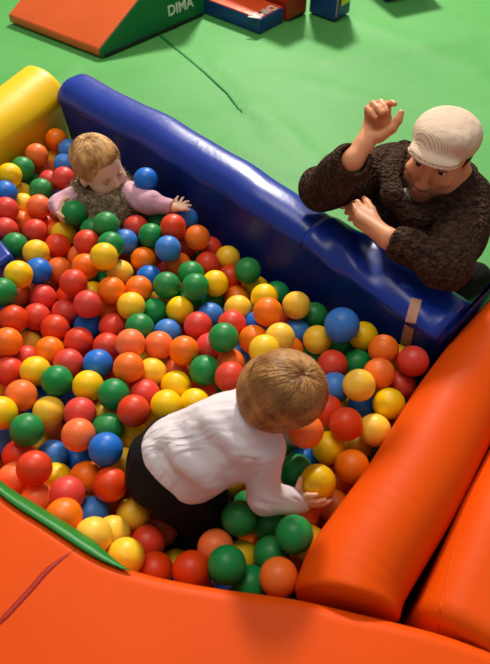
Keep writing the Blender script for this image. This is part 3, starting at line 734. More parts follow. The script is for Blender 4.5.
def HairCap(hc, fr, k, w, mat, parent, n, crown, front, low, rx=.0865, ry=.0985, rz=.0885, cz=.033, cy=-.018, r=.0022, longer=0.0):
    """locks combed from the crown over the skull shell"""
    C = np.array([0, cy, cz]); Rr = np.array([rx, ry, rz])
    def shell(p):
        d = (p-C)/Rr; return C+Rr*d/np.linalg.norm(d)
    cr = shell(np.array(crown, float)); out = []
    for i in range(n):
        az = RNG.uniform(0, 2*math.pi); t0 = abs(RNG.normal())*.02+RNG.uniform(0, .07)
        dirv = np.array([math.cos(az), math.sin(az), 0.0])
        p = shell(cr+dirv*t0*1.2); L = []
        dist = RNG.uniform(.08, .21)
        pts = [p]
        for s_ in range(8):
            nrm = unit((p-C)/Rr**2); g = p-cr; g = g-nrm*(g@nrm); g = unit(g) if np.linalg.norm(g) > 1e-5 else dirv
            dn = np.array([0, 0, -1.0]); dn = dn-nrm*(dn@nrm)
            st = unit(g+.5*dn+RNG.normal(size=3)*.10)
            q = shell(p+st*dist/8)
            fx = q[1] > front and q[2] < .055+.02*math.sin(9*q[0]/.08)*0
            if (q[1] > front and q[2] < .06) or q[2] < low-longer: break
            p = q; pts.append(p+nrm*RNG.uniform(-.001, .0022))
        if len(pts) < 4: continue
        tt = np.linspace(0, len(pts)-1, 8); P_ = np.stack([np.interp(tt, range(len(pts)), np.array(pts)[:, a]) for a in range(3)], 1)
        out.append(np.array([w(*q) for q in P_]))
    it = iter(out); cur = {}
    def start(i): cur['p'] = out[i]; cur['j'] = 0; return out[i][0]
    def flow(p, t, rnd): cur['j'] += 1; return cur['p'][cur['j']]
    return strands('hair_locks', len(out), start, flow, r*k, mat, parent, 8)
M_KLID = Mat('pale_eyelid_skin', srgb(214, 148, 116), .5, .3).m
M_KBROW = Mat('pale_brow_hair', srgb(206, 150, 110), .7, .2).m
FAIR = make_fair()

# ================= toddler in the white shirt, bending over
def make_white():
    t = thing('person', 'brown-haired toddler in a white shirt and black trousers bending down, seen from behind', 'person', (-.15, .62, 0))
    hc = atd(283, 394, 1.275); k = .835
    fr = frame([.72, .10, -.69], [.42, -.20, .88])
    neck, chest, pel = atd(249, 424, 1.31), atd(232, 435, 1.345), atd(181, 461, 1.415)
    shR, elR, wrR = atd(262, 447, 1.315), atd(264, 497, 1.352), atd(305, 502, 1.395)
    shL = atd(250, 405, 1.37); elL, wrL = atd(285, 425, 1.50), atd(300, 440, 1.58)
    hipR, knR, ftR = atd(186, 486, 1.43), atd(212, 530, 1.52), atd(190, 560, 1.69)
    hipL, knL, ftL = atd(172, 468, 1.50), atd(190, 500, 1.62), atd(178, 520, 1.80)
    base, lip = srgb(244, 188, 154), srgb(200, 104, 90)
    S = SDF(np.array([-.36, .40, .0]), np.array([.30, .96, .80]), .0038)
    w = head_prims(S, hc, fr, k, True)
    S.cap(w(0, -.02, -.05), neck, .042, .045, .02); S.cap(neck, chest, .05, .07, .03); S.cap(chest, pel, .075, .085, .03)
    S.chain([shR, elR, wrR], [.032, .025, .0175], .01); S.chain([neck, shR], [.04, .034], .02); S.chain([neck, shL, elL, wrL], [.04, .034, .025, .017], .01)
    S.chain([pel, hipR, knR, ftR], [.07, .062, .048, .034], .02); S.chain([pel, hipL, knL, ftL], [.07, .062, .048, .034], .02)
    for ft in (ftR, ftL): S.cap(ft, ft+np.array([.06, .01, -.005]), .030, .022, .012)
    hb = HELD_WHITE; R_ = .0485
    tocam = unit(EYE-hb); rt_ = unit(np.cross(UP, tocam)) if False else RT; up_ = unit(UP-tocam*(UP@tocam))
    g = lambda x, y, z: hb+R_*unit(RT*x+up_*y+tocam*z)
    kn = [g(-.55, -.62, .62), g(-.30, -.85, .50), g(-.05, -.95, .28), g(.15, -.98, -.05)]
    tp = [g(-.05, -.55, .85), g(.32, -.78, .62), g(.52, -.83, .30), g(.62, -.78, -.10)]
    for a in kn: S.cap(wrR, a, .0130, .0078, .006)
    for a, b in zip(kn, tp):
        m = (a+b)/2; m = hb+(m-hb)*(.0492/np.linalg.norm(m-hb)); S.chain([a, m, b], [.0068, .0064, .0054], .002)
    S.chain([wrR, g(-.95, -.25, .35), g(-.80, .15, .55)], [.0105, .0080, .0060], .003)
    S.chain([wrL, wrL+np.array([.03, .0, -.01]), wrL+np.array([.05, .005, -.02])], [.016, .012, .008], .004)
    for i in range(4): S.chain([wrL+np.array([.03, -.012+.008*i, -.008]), wrL+np.array([.05, -.015+.010*i, -.016]), wrL+np.array([.062, -.015+.010*i, -.03])], [.0068, .0062, .005], .002)
    body = sdf_obj('body', S, M_SKIN, t, 2, lambda v: face_colours(v, hc, fr, k, True, base, lip)); PEOPLE_MESHES.append(body)
    for sx in (-1, 1): ball_eye('eye', w(sx*.0305, .0655, -.005), .0105*k, fr.T@np.array([0, 1, -.2]), body, sx)
    # white shirt
    S = SDF(np.array([-.36, .42, .22]), np.array([.32, .96, .74]), .0042)
    S.cap(neck, chest, .058, .088, .03); S.cap(chest, pel+unit(chest-pel)*.015, .088, .106, .04)
    S.chain([neck, shR, elR, elR+(wrR-elR)*.93], [.05, .046, .036, .026], .016); S.chain([neck, shL, elL, elL+(wrL-elL)*.85], [.05, .046, .036, .026], .016)
    ax_ = unit(chest-pel); side_ = unit(np.cross(ax_, EYE-chest)); outw = unit(EYE-chest)
    rg = np.random.default_rng(8)
    for i in range(7):                     # folds sweeping from the back to the belly
        s0 = rg.uniform(.0, .9); p0 = pel+(chest-pel)*s0
        a0, a1 = rg.uniform(-1.0, .1), rg.uniform(.2, 1.25); rad = .104-.016*s0
        pts_ = []
        for q in np.linspace(0, 1, 6):
            a = a0+(a1-a0)*q; pts_.append(p0+(chest-pel)*(.30*q-.08)+rad*(outw*math.cos(a)+side_*-math.sin(a)*-1))
        S.chain(pts_, list(np.array([.002, .005, .007, .007, .005, .002])*rg.uniform(.4, .8)), .03)
    S.wobble(.0022, 60, 9)
    S.plane(pel-ax_*.052, -ax_+np.array([0, 0, -.10]), .006)
    S.cap(elR+(wrR-elR)*.86, wrR+(wrR-elR)*.3, .0205, .0205, .004, 'sub'); S.cap(pel-ax_*.08, pel+ax_*.0, .092, .09, .01, 'sub')
    sh = sdf_obj('white_shirt', S, M_SHIRT, t, 1); PEOPLE_MESHES.append(sh)
    # black trousers
    S = SDF(np.array([-.38, .40, .0]), np.array([.10, .95, .60]), .005)
    S.cap(pel+ax_*.06, pel-ax_*.005, .085, .100, .03); S.ell(pel-ax_*.03+np.array([0, 0, -.01]), (.105, .105, .095), k=.03)
    S.chain([pel, hipR, knR, knR+(ftR-knR)*.9], [.09, .080, .062, .047], .025); S.chain([pel, hipL, knL, knL+(ftL-knL)*.9], [.09, .080, .062, .047], .025)
    S.wobble(.003, 60, 12)
    tr = sdf_obj('black_trousers', S, M_TROUS, t, 1); PEOPLE_MESHES.append(tr)
    # bobbed hair
    S = SDF(hc-.16, hc+.16, .0036)
    S.ell(w(0, -.016, .030), np.array([.090, .101, .089])*k, fr, .01); S.ell(w(0, -.045, -.030), np.array([.086, .060, .062])*k, fr, .03)
    S.ell(w(0, -.01, -.02), np.array([.092, .070, .058])*k, fr, .03)
    S.ell(w(0, .110, -.040), np.array([.078, .072, .100])*k, fr, .012, 'sub'); S.plane(w(0, -.06, -.078), -fr[2]+fr[1]*.15, .008)
    hair = sdf_obj('hair', S, M_LTBROWN, t, 1); PEOPLE_MESHES.append(hair)
    HairCap(hc, fr, k, w, M_LTBROWN, hair, 1500, (0, -.055, .11), front=.075, low=-.075, rx=.0925, ry=.1035, rz=.091, cz=.028, cy=-.016, r=.0021)
    return t
WHITE = make_white()
BALLS = [
    ('O', -0.6877, 2.0114, 0.4132, 'orange ball, neighbours yellow-wall left, yellow-wall right, yellow-wall above, yellow below, by yellow wall'),
    ('B', -0.6314, 1.9555, 0.4050, 'blue ball, neighbours orange left, fair-hair right, orange above, blue below, by yellow wall'),
    ('O', -0.7330, 1.9026, 0.4219, 'orange ball, neighbours yellow-wall left, yellow right, yellow-wall above, orange below, by yellow wall'),
    ('Y', -0.7042, 2.0000, 0.3360, 'mostly hidden yellow ball, orange left, blue right, orange above, orange below, by yellow wall'),
    ('B', -0.6326, 1.8759, 0.3999, 'blue ball, neighbours orange left, fair-hair right, blue above, red below, by yellow wall'),
    ('G', -0.7671, 1.8306, 0.4175, 'green ball, neighbours yellow left, orange right, orange above, yellow below, by yellow wall'),
    ('O', -0.7237, 1.9232, 0.3454, 'orange ball, neighbours green left, blue right, orange above, red below, by yellow wall'),
    ('Y', -0.7872, 1.7575, 0.4424, 'yellow ball, neighbours green right, yellow-wall above, blue below, by yellow wall'),
    ('R', -0.6880, 1.8339, 0.3606, 'red ball, neighbours green left, red right, orange above, green below, by yellow wall'),
    ('R', -0.6217, 1.7968, 0.4003, 'red ball, neighbours red left, fair-hair right, blue above, pink-sleeve below, by yellow wall'),
    ('G', -0.7621, 1.8535, 0.3385, 'mostly hidden green ball, green left, green right, green above, green below, by yellow wall'),
    ('G', -0.6974, 1.7575, 0.3816, 'green ball, neighbours yellow left, red right, red above, orange below, by yellow wall'),
    ('B', -0.7867, 1.6787, 0.4298, 'blue ball, neighbours yellow right, yellow above, red below, by yellow wall'),
    ('Y', -0.7787, 1.7756, 0.3532, 'yellow ball, neighbours blue left, green right, green above, yellow below, by yellow wall'),
    ('Y', -0.7507, 1.7014, 0.3623, 'yellow ball, neighbours red left, orange right, yellow above, orange below, by yellow wall'),
    ('O', -0.6815, 1.6584, 0.3894, 'orange ball, neighbours yellow left, pink-sleeve right, green above, red below, by yellow wall'),
    ('R', -0.7668, 1.6016, 0.4238, 'red ball, neighbours yellow right, blue above, red below, by yellow wall'),
    ('O', -0.6980, 1.7308, 0.2975, 'mostly hidden orange ball, orange left, toddler right, pink-sleeve above, red below, by fur-vest toddler'),
    ('O', -0.7418, 1.6229, 0.3509, 'orange ball, neighbours red left, red right, orange above, red below, left picture edge'),
    ('R', -0.7565, 1.5252, 0.4035, 'red ball, neighbours orange right, red above, green below, left picture edge'),
    ('R', -0.6691, 1.5397, 0.3852, 'red ball, neighbours green left, orange right, orange above, yellow below, left picture edge'),
    ('R', -0.6754, 1.6552, 0.3097, 'mostly hidden red ball, red left, pink-sleeve right, orange above, red below, by fur-vest toddler'),
    ('O', -0.6182, 1.5959, 0.3316, 'mostly hidden orange ball, red left, yellow right, red above, red below, by fur-vest toddler'),
    ('Y', -0.5809, 1.5388, 0.3760, 'yellow ball, neighbours red left, red right, green above, red below, by fur-vest toddler'),
    ('G', -0.4737, 1.5048, 0.4185, 'green ball, neighbours green left, green right, fur-vest above, red below, by fur-vest toddler'),
    ('G', -0.4187, 1.4710, 0.4707, 'green ball, neighbours green left, fur-vest right, fur-vest above, green below, by fur-vest toddler'),
    ('G', -0.3966, 1.3946, 0.4584, 'green ball, neighbours red left, blue right, green above, yellow below, by fur-vest toddler'),
    ('G', -0.7115, 1.4595, 0.3981, 'green ball, neighbours blue-block left, yellow right, red above, yellow below, left picture edge'),
    ('Y', -0.6292, 1.4027, 0.4197, 'yellow ball, neighbours green left, red right, red above, blue below, left half of pit'),
    ('R', -0.5815, 1.4608, 0.3929, 'red ball, neighbours yellow left, yellow right, yellow above, orange below, upper one of two'),
    ('R', -0.4739, 1.4197, 0.4444, 'red ball, neighbours red left, green right, green above, orange below, by fur-vest toddler'),
    ('O', -0.5839, 1.6187, 0.2496, 'mostly hidden orange ball, red left, red right, red above, orange below, left half of pit'),
    ('O', -0.5089, 1.4335, 0.3740, 'mostly hidden orange ball, red left, orange right, red above, orange below, left half of pit'),
    ('O', -0.4722, 1.3444, 0.4181, 'orange ball, neighbours orange left, yellow right, red above, red below, left half of pit'),
    ('Y', -0.4018, 1.3189, 0.4831, 'yellow ball, neighbours orange left, green right, green above, green below, by fur-vest toddler'),
    ('B', -0.6067, 1.3262, 0.4170, 'blue ball, neighbours yellow left, orange right, yellow above, red below, left half of pit'),
    ('Y', -0.6397, 1.2683, 0.4610, 'yellow ball, neighbours blue-block left, blue right, green above, orange below, left picture edge'),
    ('O', -0.5666, 1.3780, 0.3712, 'orange ball, neighbours blue left, orange right, red above, orange below, left half of pit'),
    ('R', -0.4899, 1.2644, 0.4319, 'red ball, neighbours orange left, yellow right, orange above, red below, left half of pit'),
    ('O', -0.4728, 1.4163, 0.2861, 'mostly hidden orange ball, orange left, yellow right, yellow above, green below, by fur-vest toddler'),
    ('G', -0.4408, 1.3575, 0.3296, 'mostly hidden green ball, orange left, orange right, yellow above, orange below, middle of pit'),
    ('O', -0.3797, 1.2426, 0.4232, 'orange ball, neighbours yellow left, orange right, yellow above, orange below, middle of pit'),
    ('G', -0.6651, 1.1930, 0.4682, 'green ball, neighbours orange right, yellow above, red below, left picture edge'),
    ('O', -0.6705, 1.2766, 0.3714, 'orange ball, neighbours green left, red right, yellow above, red below, left picture edge'),
    ('O', -0.6364, 1.3358, 0.3297, 'mostly hidden orange ball, yellow left, red right, blue above, red below, left picture edge'),
    ('O', -0.6073, 1.3893, 0.2781, 'mostly hidden orange ball, red left, red right, orange above, red below, left half of pit'),
    ('R', -0.4119, 1.4914, 0.3133, 'mostly hidden red ball, yellow left, orange right, blue above, yellow below, by fur-vest toddler'),
    ('R', -0.5922, 1.2615, 0.3726, 'red ball, neighbours orange left, red right, blue above, red below, left half of pit'),
    ('R', -0.5289, 1.2951, 0.3374, 'mostly hidden red ball, red left, red right, red above, red below, left half of pit'),
    ('R', -0.4380, 1.1881, 0.4247, 'red ball, neighbours red left, orange right, yellow above, blue below, middle of pit'),
    ('Y', -0.4534, 1.2854, 0.3613, 'mostly hidden yellow ball, red left, orange right, orange above, red below, middle of pit'),
    ('O', -0.3976, 1.2316, 0.3426, 'orange ball, neighbours red left, yellow right, orange above, red below, middle of pit'),
    ('B', -0.6962, 1.1840, 0.3764, 'mostly hidden blue ball, red right, green above, red below, left picture edge'),
    ('R', -0.6332, 1.1325, 0.4246, 'red ball, neighbours red right, green above, orange below, left picture edge'),
    ('R', -0.5915, 1.1818, 0.3777, 'red ball, neighbours red left, red right, red above, yellow below, left half of pit'),
    ('R', -0.5184, 1.2134, 0.3613, 'red ball, neighbours red left, red right, red above, red below, left half of pit'),
    ('B', -0.4499, 1.1715, 0.3476, 'blue ball, neighbours red left, red right, red above, red below, middle of pit'),
    ('R', -0.3738, 1.1546, 0.3647, 'red ball, neighbours blue left, green right, orange above, red below, middle of pit'),
    ('R', -0.5280, 1.1339, 0.3837, 'red ball, neighbours red left, red right, red above, orange below, middle of pit'),
    ('O', -0.6300, 1.0524, 0.4237, 'orange ball, neighbours yellow right, red above, red below, left picture edge'),
    ('Y', -0.6160, 1.1255, 0.3267, 'yellow ball, neighbours orange left, orange right, red above, red below, left picture edge'),
    ('O', -0.5275, 1.0541, 0.3843, 'orange ball, neighbours red left, red right, red above, yellow below, left half of pit'),
    ('R', -0.4569, 1.0942, 0.3765, 'red ball, neighbours orange left, red right, blue above, red below, middle of pit'),
    ('R', -0.3762, 1.0740, 0.3761, 'red ball, neighbours red left, orange right, red above, blue below, middle of pit'),
    ('G', -0.6559, 1.1888, 0.2968, 'mostly hidden green ball, red left, red right, red above, yellow below, left picture edge'),
    ('R', -0.5996, 1.0509, 0.3498, 'red ball, neighbours orange left, orange right, yellow above, yellow below, left half of pit'),
    ('R', -0.6778, 1.0637, 0.3389, 'mostly hidden red ball, red right, orange above, red below, left picture edge'),
    ('R', -0.6194, 0.9828, 0.3862, 'red ball, neighbours yellow right, orange above, orange below, left picture edge'),
    ('R', -0.4654, 1.0048, 0.3932, 'red ball, neighbours orange left, blue right, red above, green below, left half of pit'),
    ('B', -0.3860, 0.9982, 0.3990, 'blue ball, neighbours red left, orange right, red above, yellow below, middle of pit'),
    ('Y', -0.5426, 0.9710, 0.4045, 'yellow ball, neighbours red left, green right, red above, orange below, left half of pit'),
    ('R', -0.3543, 1.0308, 0.3124, 'mostly hidden red ball, blue left, orange right, blue above, green below, middle of pit'),
    ('O', -0.6697, 1.2803, 0.2813, 'mostly hidden orange ball, orange left, red right, orange above, red below, left picture edge'),
    ('O', -0.5903, 1.2774, 0.2896, 'mostly hidden orange ball, red left, red right, red above, red below, left half of pit'),
    ('G', -0.4758, 0.9302, 0.4198, 'green ball, neighbours yellow left, yellow right, red above, yellow below, left half of pit'),
    ('Y', -0.3971, 0.9202, 0.4113, 'yellow ball, neighbours green left, green right, blue above, red below, left half of pit'),
    ('G', -0.3257, 0.8866, 0.4236, 'green ball, neighbours yellow left, red right, orange above, green below, left half of pit'),
    ('Y', -0.6598, 0.9808, 0.3174, 'mostly hidden yellow ball, orange right, red above, yellow below, left picture edge'),
    ('O', -0.5609, 0.8933, 0.4084, 'orange ball, neighbours yellow left, blue right, yellow above, green below, left picture edge'),
    ('Y', -0.5867, 0.8234, 0.4371, 'yellow ball, neighbours orange right, orange above, blue below, left picture edge'),
    ('Y', -0.4902, 0.8596, 0.3855, 'yellow ball, neighbours orange left, red right, green above, orange below, left half of pit'),
    ('R', -0.4043, 0.8407, 0.4085, 'red ball, neighbours yellow left, yellow right, yellow above, orange below, lower one of two'),
    ('B', -0.4751, 0.9374, 0.3372, 'blue ball, neighbours yellow left, red right, green above, red below, left half of pit'),
    ('B', -0.5537, 0.9473, 0.3283, 'mostly hidden blue ball, orange left, green right, green above, yellow below, left half of pit'),
    ('R', -0.3929, 0.9420, 0.3130, 'mostly hidden red ball, red left, green right, yellow above, red below, left half of pit'),
    ('Y', -0.3587, 0.8765, 0.3434, 'yellow ball, neighbours red left, green right, green above, green below, left half of pit'),
    ('G', -0.3340, 0.8072, 0.3908, 'green ball, neighbours orange left, red right, yellow above, blue below, left half of pit'),
    ('G', -0.5152, 0.7798, 0.4312, 'green ball, neighbours blue left, yellow right, orange above, red below, left picture edge'),
    ('R', -0.6081, 0.8749, 0.3166, 'mostly hidden red ball, yellow left, green right, orange above, green below, left picture edge'),
    ('O', -0.5162, 0.8760, 0.2473, 'orange ball, neighbours yellow left, orange right, yellow above, blue below, left half of pit'),
    ('O', -0.3912, 0.7655, 0.4317, 'orange ball, neighbours orange left, blue right, red above, blue below, left half of pit'),
    ('B', -0.6063, 0.7968, 0.3330, 'blue ball, neighbours green right, green above, red below, left picture edge'),
    ('Y', -0.5342, 0.8158, 0.2964, 'mostly hidden yellow ball, green left, blue right, green above, blue below, left half of pit'),
    ('B', -0.3213, 0.7270, 0.4322, 'blue ball, neighbours orange left, yellow right, green above, red below, left half of pit'),
    ('R', -0.5466, 0.7513, 0.3608, 'red ball, neighbours blue left, red right, green above, orange below, left picture edge'),
    ('R', -0.4717, 0.6731, 0.4436, 'red ball, neighbours orange left, yellow right, blue above, orange below, left picture edge'),
    ('B', -0.4769, 0.7689, 0.3262, 'blue ball, neighbours red left, blue right, orange above, yellow below, left half of pit'),
    ('B', -0.4280, 0.7864, 0.2656, 'blue ball, neighbours blue left, blue right, orange above, orange below, left half of pit'),
    ('O', -0.5326, 0.6764, 0.3845, 'orange ball, neighbours red right, red above, front-wall below, left picture edge'),
    ('Y', -0.4509, 0.6958, 0.3448, 'yellow ball, neighbours red left, blue right, blue above, red below, left half of pit'),
    ('O', -0.3736, 0.6901, 0.3641, 'orange ball, neighbours yellow left, red right, blue above, red below, left half of pit'),
    ('R', -0.3067, 0.6560, 0.3988, 'red ball, neighbours orange left, black-trousers right, blue above, red below, by white-shirted toddler'),
    ('R', -0.3971, 0.6281, 0.4086, 'red ball, neighbours orange left, orange right, yellow above, orange below, by front wall'),
    ('O', -0.4709, 0.6262, 0.3783, 'orange ball, neighbours front-wall left, red right, red above, front-wall below, by front wall'),
    ('O', -0.3841, 0.5583, 0.4450, 'orange ball, neighbours front-wall left, blue right, red above, front-wall below, by front wall'),
    ('B', -0.3499, 0.6080, 0.3473, 'blue ball, neighbours orange left, red right, red above, yellow below, by front wall'),
    ('R', -0.3247, 0.6589, 0.2912, 'red ball, neighbours blue left, yellow right, red above, yellow below, by white-shirted toddler'),
    ('Y', -0.3157, 0.5172, 0.4428, 'yellow ball, neighbours front-wall left, yellow right, blue above, front-wall below, by front wall'),
    ('Y', -0.2918, 0.5504, 0.3740, 'yellow ball, neighbours yellow left, yellow right, yellow above, yellow below, by front wall'),
    ('B', -0.3177, 1.6729, 0.4850, 'blue ball, neighbours pink-sleeve left, blue-wall right, blue-wall above, pink-sleeve below, by fur-vest toddler'),
    ('B', -0.1886, 1.5760, 0.4034, 'blue ball, neighbours red left, blue-wall right, blue-wall above, orange below, along blue wall'),
    ('R', -0.2196, 1.4850, 0.4505, 'red ball, neighbours green left, blue right, toddler above, blue below, along blue wall'),
    ('O', -0.1473, 1.4720, 0.4186, 'orange ball, neighbours red left, red right, blue above, red below, along blue wall'),
    ('R', -0.1907, 1.5017, 0.3585, 'red ball, neighbours blue left, orange right, orange above, orange below, along blue wall'),
    ('R', -0.1126, 1.5053, 0.3422, 'red ball, neighbours orange left, yellow right, blue-wall above, red below, along blue wall'),
    ('B', -0.2311, 1.4079, 0.4311, 'blue ball, neighbours green left, red right, red above, orange below, by fur-vest toddler'),
    ('G', -0.2912, 1.4833, 0.4154, 'green ball, neighbours blue left, red right, green above, orange below, by fur-vest toddler'),
    ('G', -0.2802, 1.5897, 0.3708, 'green ball, neighbours green left, red right, pink-sleeve above, green below, by fur-vest toddler'),
    ('R', -0.3455, 1.5398, 0.4002, 'red ball, neighbours fur-vest left, green right, pink-sleeve above, blue below, by fur-vest toddler'),
    ('B', -0.3702, 1.4643, 0.4076, 'blue ball, neighbours green left, green right, red above, green below, by fur-vest toddler'),
    ('G', -0.3705, 1.5462, 0.2684, 'mostly hidden green ball, yellow left, orange right, blue above, orange below, by fur-vest toddler'),
    ('O', -0.3131, 1.4169, 0.3768, 'orange ball, neighbours yellow left, blue right, green above, blue below, by fur-vest toddler'),
    ('R', -0.2636, 1.4688, 0.2944, 'red ball, neighbours blue left, orange right, blue above, green below, by fur-vest toddler'),
    ('O', -0.2057, 1.4192, 0.3532, 'orange ball, neighbours red left, green right, blue above, green below, along blue wall'),
    ('G', -0.1691, 1.5268, 0.2850, 'mostly hidden green ball, green left, red right, orange above, green below, along blue wall'),
    ('R', -0.1152, 1.4029, 0.3698, 'red ball, neighbours green left, yellow right, red above, yellow below, along blue wall'),
    ('G', -0.1599, 1.3325, 0.3984, 'green ball, neighbours orange left, red right, green above, green below, along blue wall'),
    ('G', -0.1407, 1.2506, 0.4290, 'green ball, neighbours green left, yellow right, green above, green below, middle of pit'),
    ('Y', -0.0877, 1.2988, 0.3933, 'yellow ball, neighbours green left, red right, red above, green below, along blue wall'),
    ('B', -0.2884, 1.3412, 0.3724, 'blue ball, neighbours orange left, green right, orange above, orange below, middle of pit'),
    ('G', -0.2268, 1.2753, 0.4103, 'green ball, neighbours orange left, green right, red above, yellow below, middle of pit'),
    ('Y', -0.3753, 1.3550, 0.3812, 'yellow ball, neighbours green left, orange right, red above, orange below, by fur-vest toddler'),
    ('O', -0.3079, 1.2692, 0.4007, 'orange ball, neighbours orange left, green right, blue above, yellow below, middle of pit'),
    ('Y', -0.3191, 1.1912, 0.4139, 'yellow ball, neighbours orange left, green right, orange above, green below, middle of pit'),
    ('Y', -0.2541, 1.2861, 0.3260, 'mostly hidden yellow ball, green left, green right, green above, green below, middle of pit'),
    ('G', -0.2630, 1.2155, 0.3623, 'green ball, neighbours yellow left, yellow right, green above, blue below, middle of pit'),
    ('R', -0.2020, 1.3465, 0.3206, 'mostly hidden red ball, green left, green right, green above, green below, middle of pit'),
    ('Y', -0.1861, 1.2049, 0.3819, 'yellow ball, neighbours green left, green right, green above, blue below, middle of pit'),
    ('G', -0.1768, 1.2743, 0.3435, 'mostly hidden green ball, yellow left, green right, green above, yellow below, middle of pit'),
    ('O', -0.1474, 1.3440, 0.2623, 'mostly hidden orange ball, yellow left, blue right, green above, red below, middle of pit'),
    ('G', -0.1021, 1.2972, 0.3134, 'green ball, neighbours green left, yellow right, yellow above, blue below, middle of pit'),
    ('B', -0.1004, 1.2039, 0.3574, 'blue ball, neighbours red left, red right, green above, red below, middle of pit'),
    ('R', -0.2053, 1.2109, 0.3039, 'mostly hidden red ball, blue left, red right, yellow above, orange below, middle of pit'),
    ('R', -0.1306, 1.1379, 0.3910, 'red ball, neighbours blue left, blue right, blue above, red below, middle of pit'),
    ('G', -0.2885, 1.1179, 0.4067, 'green ball, neighbours red left, blue right, yellow above, orange below, middle of pit'),
    ('B', -0.2173, 1.1333, 0.3657, 'blue ball, neighbours green left, red right, yellow above, orange below, middle of pit'),
    ('Y', -0.2755, 1.2235, 0.2680, 'mostly hidden yellow ball, green left, blue right, green above, orange below, middle of pit'),
    ('O', -0.3011, 1.0406, 0.4320, 'orange ball, neighbours red left, orange right, green above, orange below, middle of pit'),
    ('O', -0.2321, 1.0618, 0.3979, 'orange ball, neighbours orange left, orange right, blue above, yellow below, middle of pit'),
    ('O', -0.1603, 1.0270, 0.4200, 'orange ball, neighbours orange left, red right, red above, orange below, middle of pit'),
    ('Y', -0.2455, 0.9855, 0.3787, 'yellow ball, neighbours orange left, orange right, orange above, red below, middle of pit'),
    ('O', -0.2953, 0.9595, 0.4355, 'orange ball, neighbours blue left, yellow right, orange above, red below, middle of pit'),
    ('O', -0.1847, 1.0226, 0.3395, 'orange ball, neighbours yellow left, orange right, orange above, yellow below, middle of pit'),
    ('R', -0.0945, 1.0627, 0.3897, 'red ball, neighbours orange left, green right, red above, green below, middle of pit'),
    ('G', -0.1043, 0.9681, 0.4129, 'green ball, neighbours orange left, red right, red above, red below, by white-shirted toddler'),
    ('Y', -0.1788, 0.9418, 0.3812, 'yellow ball, neighbours yellow left, red right, orange above, yellow below, by white-shirted toddler'),
    ('R', -0.2542, 0.9071, 0.3905, 'red ball, neighbours red left, yellow right, yellow above, red below, middle of pit'),
    ('R', -0.3044, 0.9697, 0.3272, 'mostly hidden red ball, green left, red right, orange above, red below, middle of pit'),
    ('R', -0.2687, 0.8316, 0.4329, 'red ball, neighbours green left, yellow right, red above, yellow below, by white-shirted toddler'),
    ('Y', -0.1924, 0.8531, 0.4229, 'yellow ball, neighbours red left, yellow right, yellow above, white-shirt below, by white-shirted toddler'),
    ('Y', -0.1266, 0.8818, 0.3881, 'yellow ball, neighbours yellow left, white-shirt right, red above, white-shirt below, by white-shirted toddler'),
    ('R', -0.1156, 0.9590, 0.3323, 'red ball, neighbours yellow left, red right, green above, yellow below, by white-shirted toddler'),
    ('Y', -0.2384, 0.9998, 0.2851, 'mostly hidden yellow ball, red left, yellow right, yellow above, yellow below, by white-shirted toddler'),
    ('G', -0.0796, 1.0099, 0.2825, 'mostly hidden green ball, red left, red right, red above, white-shirt below, by white-shirted toddler'),
    ('Y', -0.1382, 1.1581, 0.2834, 'mostly hidden yellow ball, orange left, red right, red above, orange below, middle of pit'),
    ('Y', -0.2518, 0.8873, 0.2987, 'mostly hidden yellow ball, red left, white-shirt right, red above, yellow below, by white-shirted toddler'),
    ('Y', -0.2818, 0.8205, 0.3305, 'yellow ball, neighbours green left, black-trousers right, red above, black-trousers below, by white-shirted toddler'),
    ('Y', -0.2955, 0.7407, 0.3383, 'yellow ball, neighbours blue left, black-trousers right, blue above, red below, by white-shirted toddler'),
    ('R', -0.2934, 0.7196, 0.2500, 'mostly hidden red ball, red left, black-trousers right, black-trousers above, yellow below, by white-shirted toddler'),
    ('Y', -0.2595, 0.6147, 0.3293, 'yellow ball, neighbours red left, black-trousers right, black-trousers above, red below, by white-shirted toddler'),
    ('Y', -0.2491, 0.4847, 0.4134, 'yellow ball, neighbours front-wall left, red right, yellow above, front-wall below, by front wall'),
    ('R', -0.2182, 0.5465, 0.3334, 'red ball, neighbours yellow left, orange right, orange above, red below, by front wall'),
    ('R', -0.1923, 0.4752, 0.3581, 'red ball, neighbours yellow left, red right, red above, front-wall below, by front wall'),
    ('O', -0.1976, 0.6111, 0.2543, 'orange ball, neighbours red left, black-trousers right, black-trousers above, red below, by front wall'),
    ('R', -0.1114, 0.4611, 0.4032, 'red ball, neighbours red left, green right, black-trousers above, front-wall below, by front wall'),
    ('B', -0.1291, 0.4465, 0.3188, 'mostly hidden blue ball, front-wall left, red right, red above, front-wall below, by front wall'),
    ('B', -0.0320, 0.4461, 0.2912, 'mostly hidden blue ball, front-wall left, green right, green above, front-wall below, by front wall'),
    ('G', -0.0367, 0.4618, 0.4314, 'green ball, neighbours red left, green right, orange above, blue below, by front wall'),
    ('O', -0.0636, 0.5189, 0.3760, 'orange ball, neighbours black-trousers left, black-trousers right, black-trousers above, green below, by white-shirted toddler'),
    ('Y', -0.0078, 0.5177, 0.3190, 'yellow ball, neighbours green left, green right, orange above, green below, by white-shirted toddler'),
    ('G', -0.0129, 0.5785, 0.3915, 'green ball, neighbours black-trousers left, green right, green above, yellow below, by white-shirted toddler'),
    ('G', 0.0542, 0.5852, 0.3440, 'green ball, neighbours green left, green right, white-shirt above, green below, by white-shirted toddler'),
    ('G', 0.1027, 0.5208, 0.4437, 'green ball, neighbours green left, yellow right, white-shirt above, orange below, along orange roll'),
    ('Y', 0.1404, 0.5289, 0.3722, 'yellow ball, neighbours green left, orange-roll right, green above, orange-roll below, along orange roll'),
    ('O', 0.0214, 0.5741, 0.2707, 'orange ball, neighbours yellow left, green right, green above, yellow below, by white-shirted toddler'),
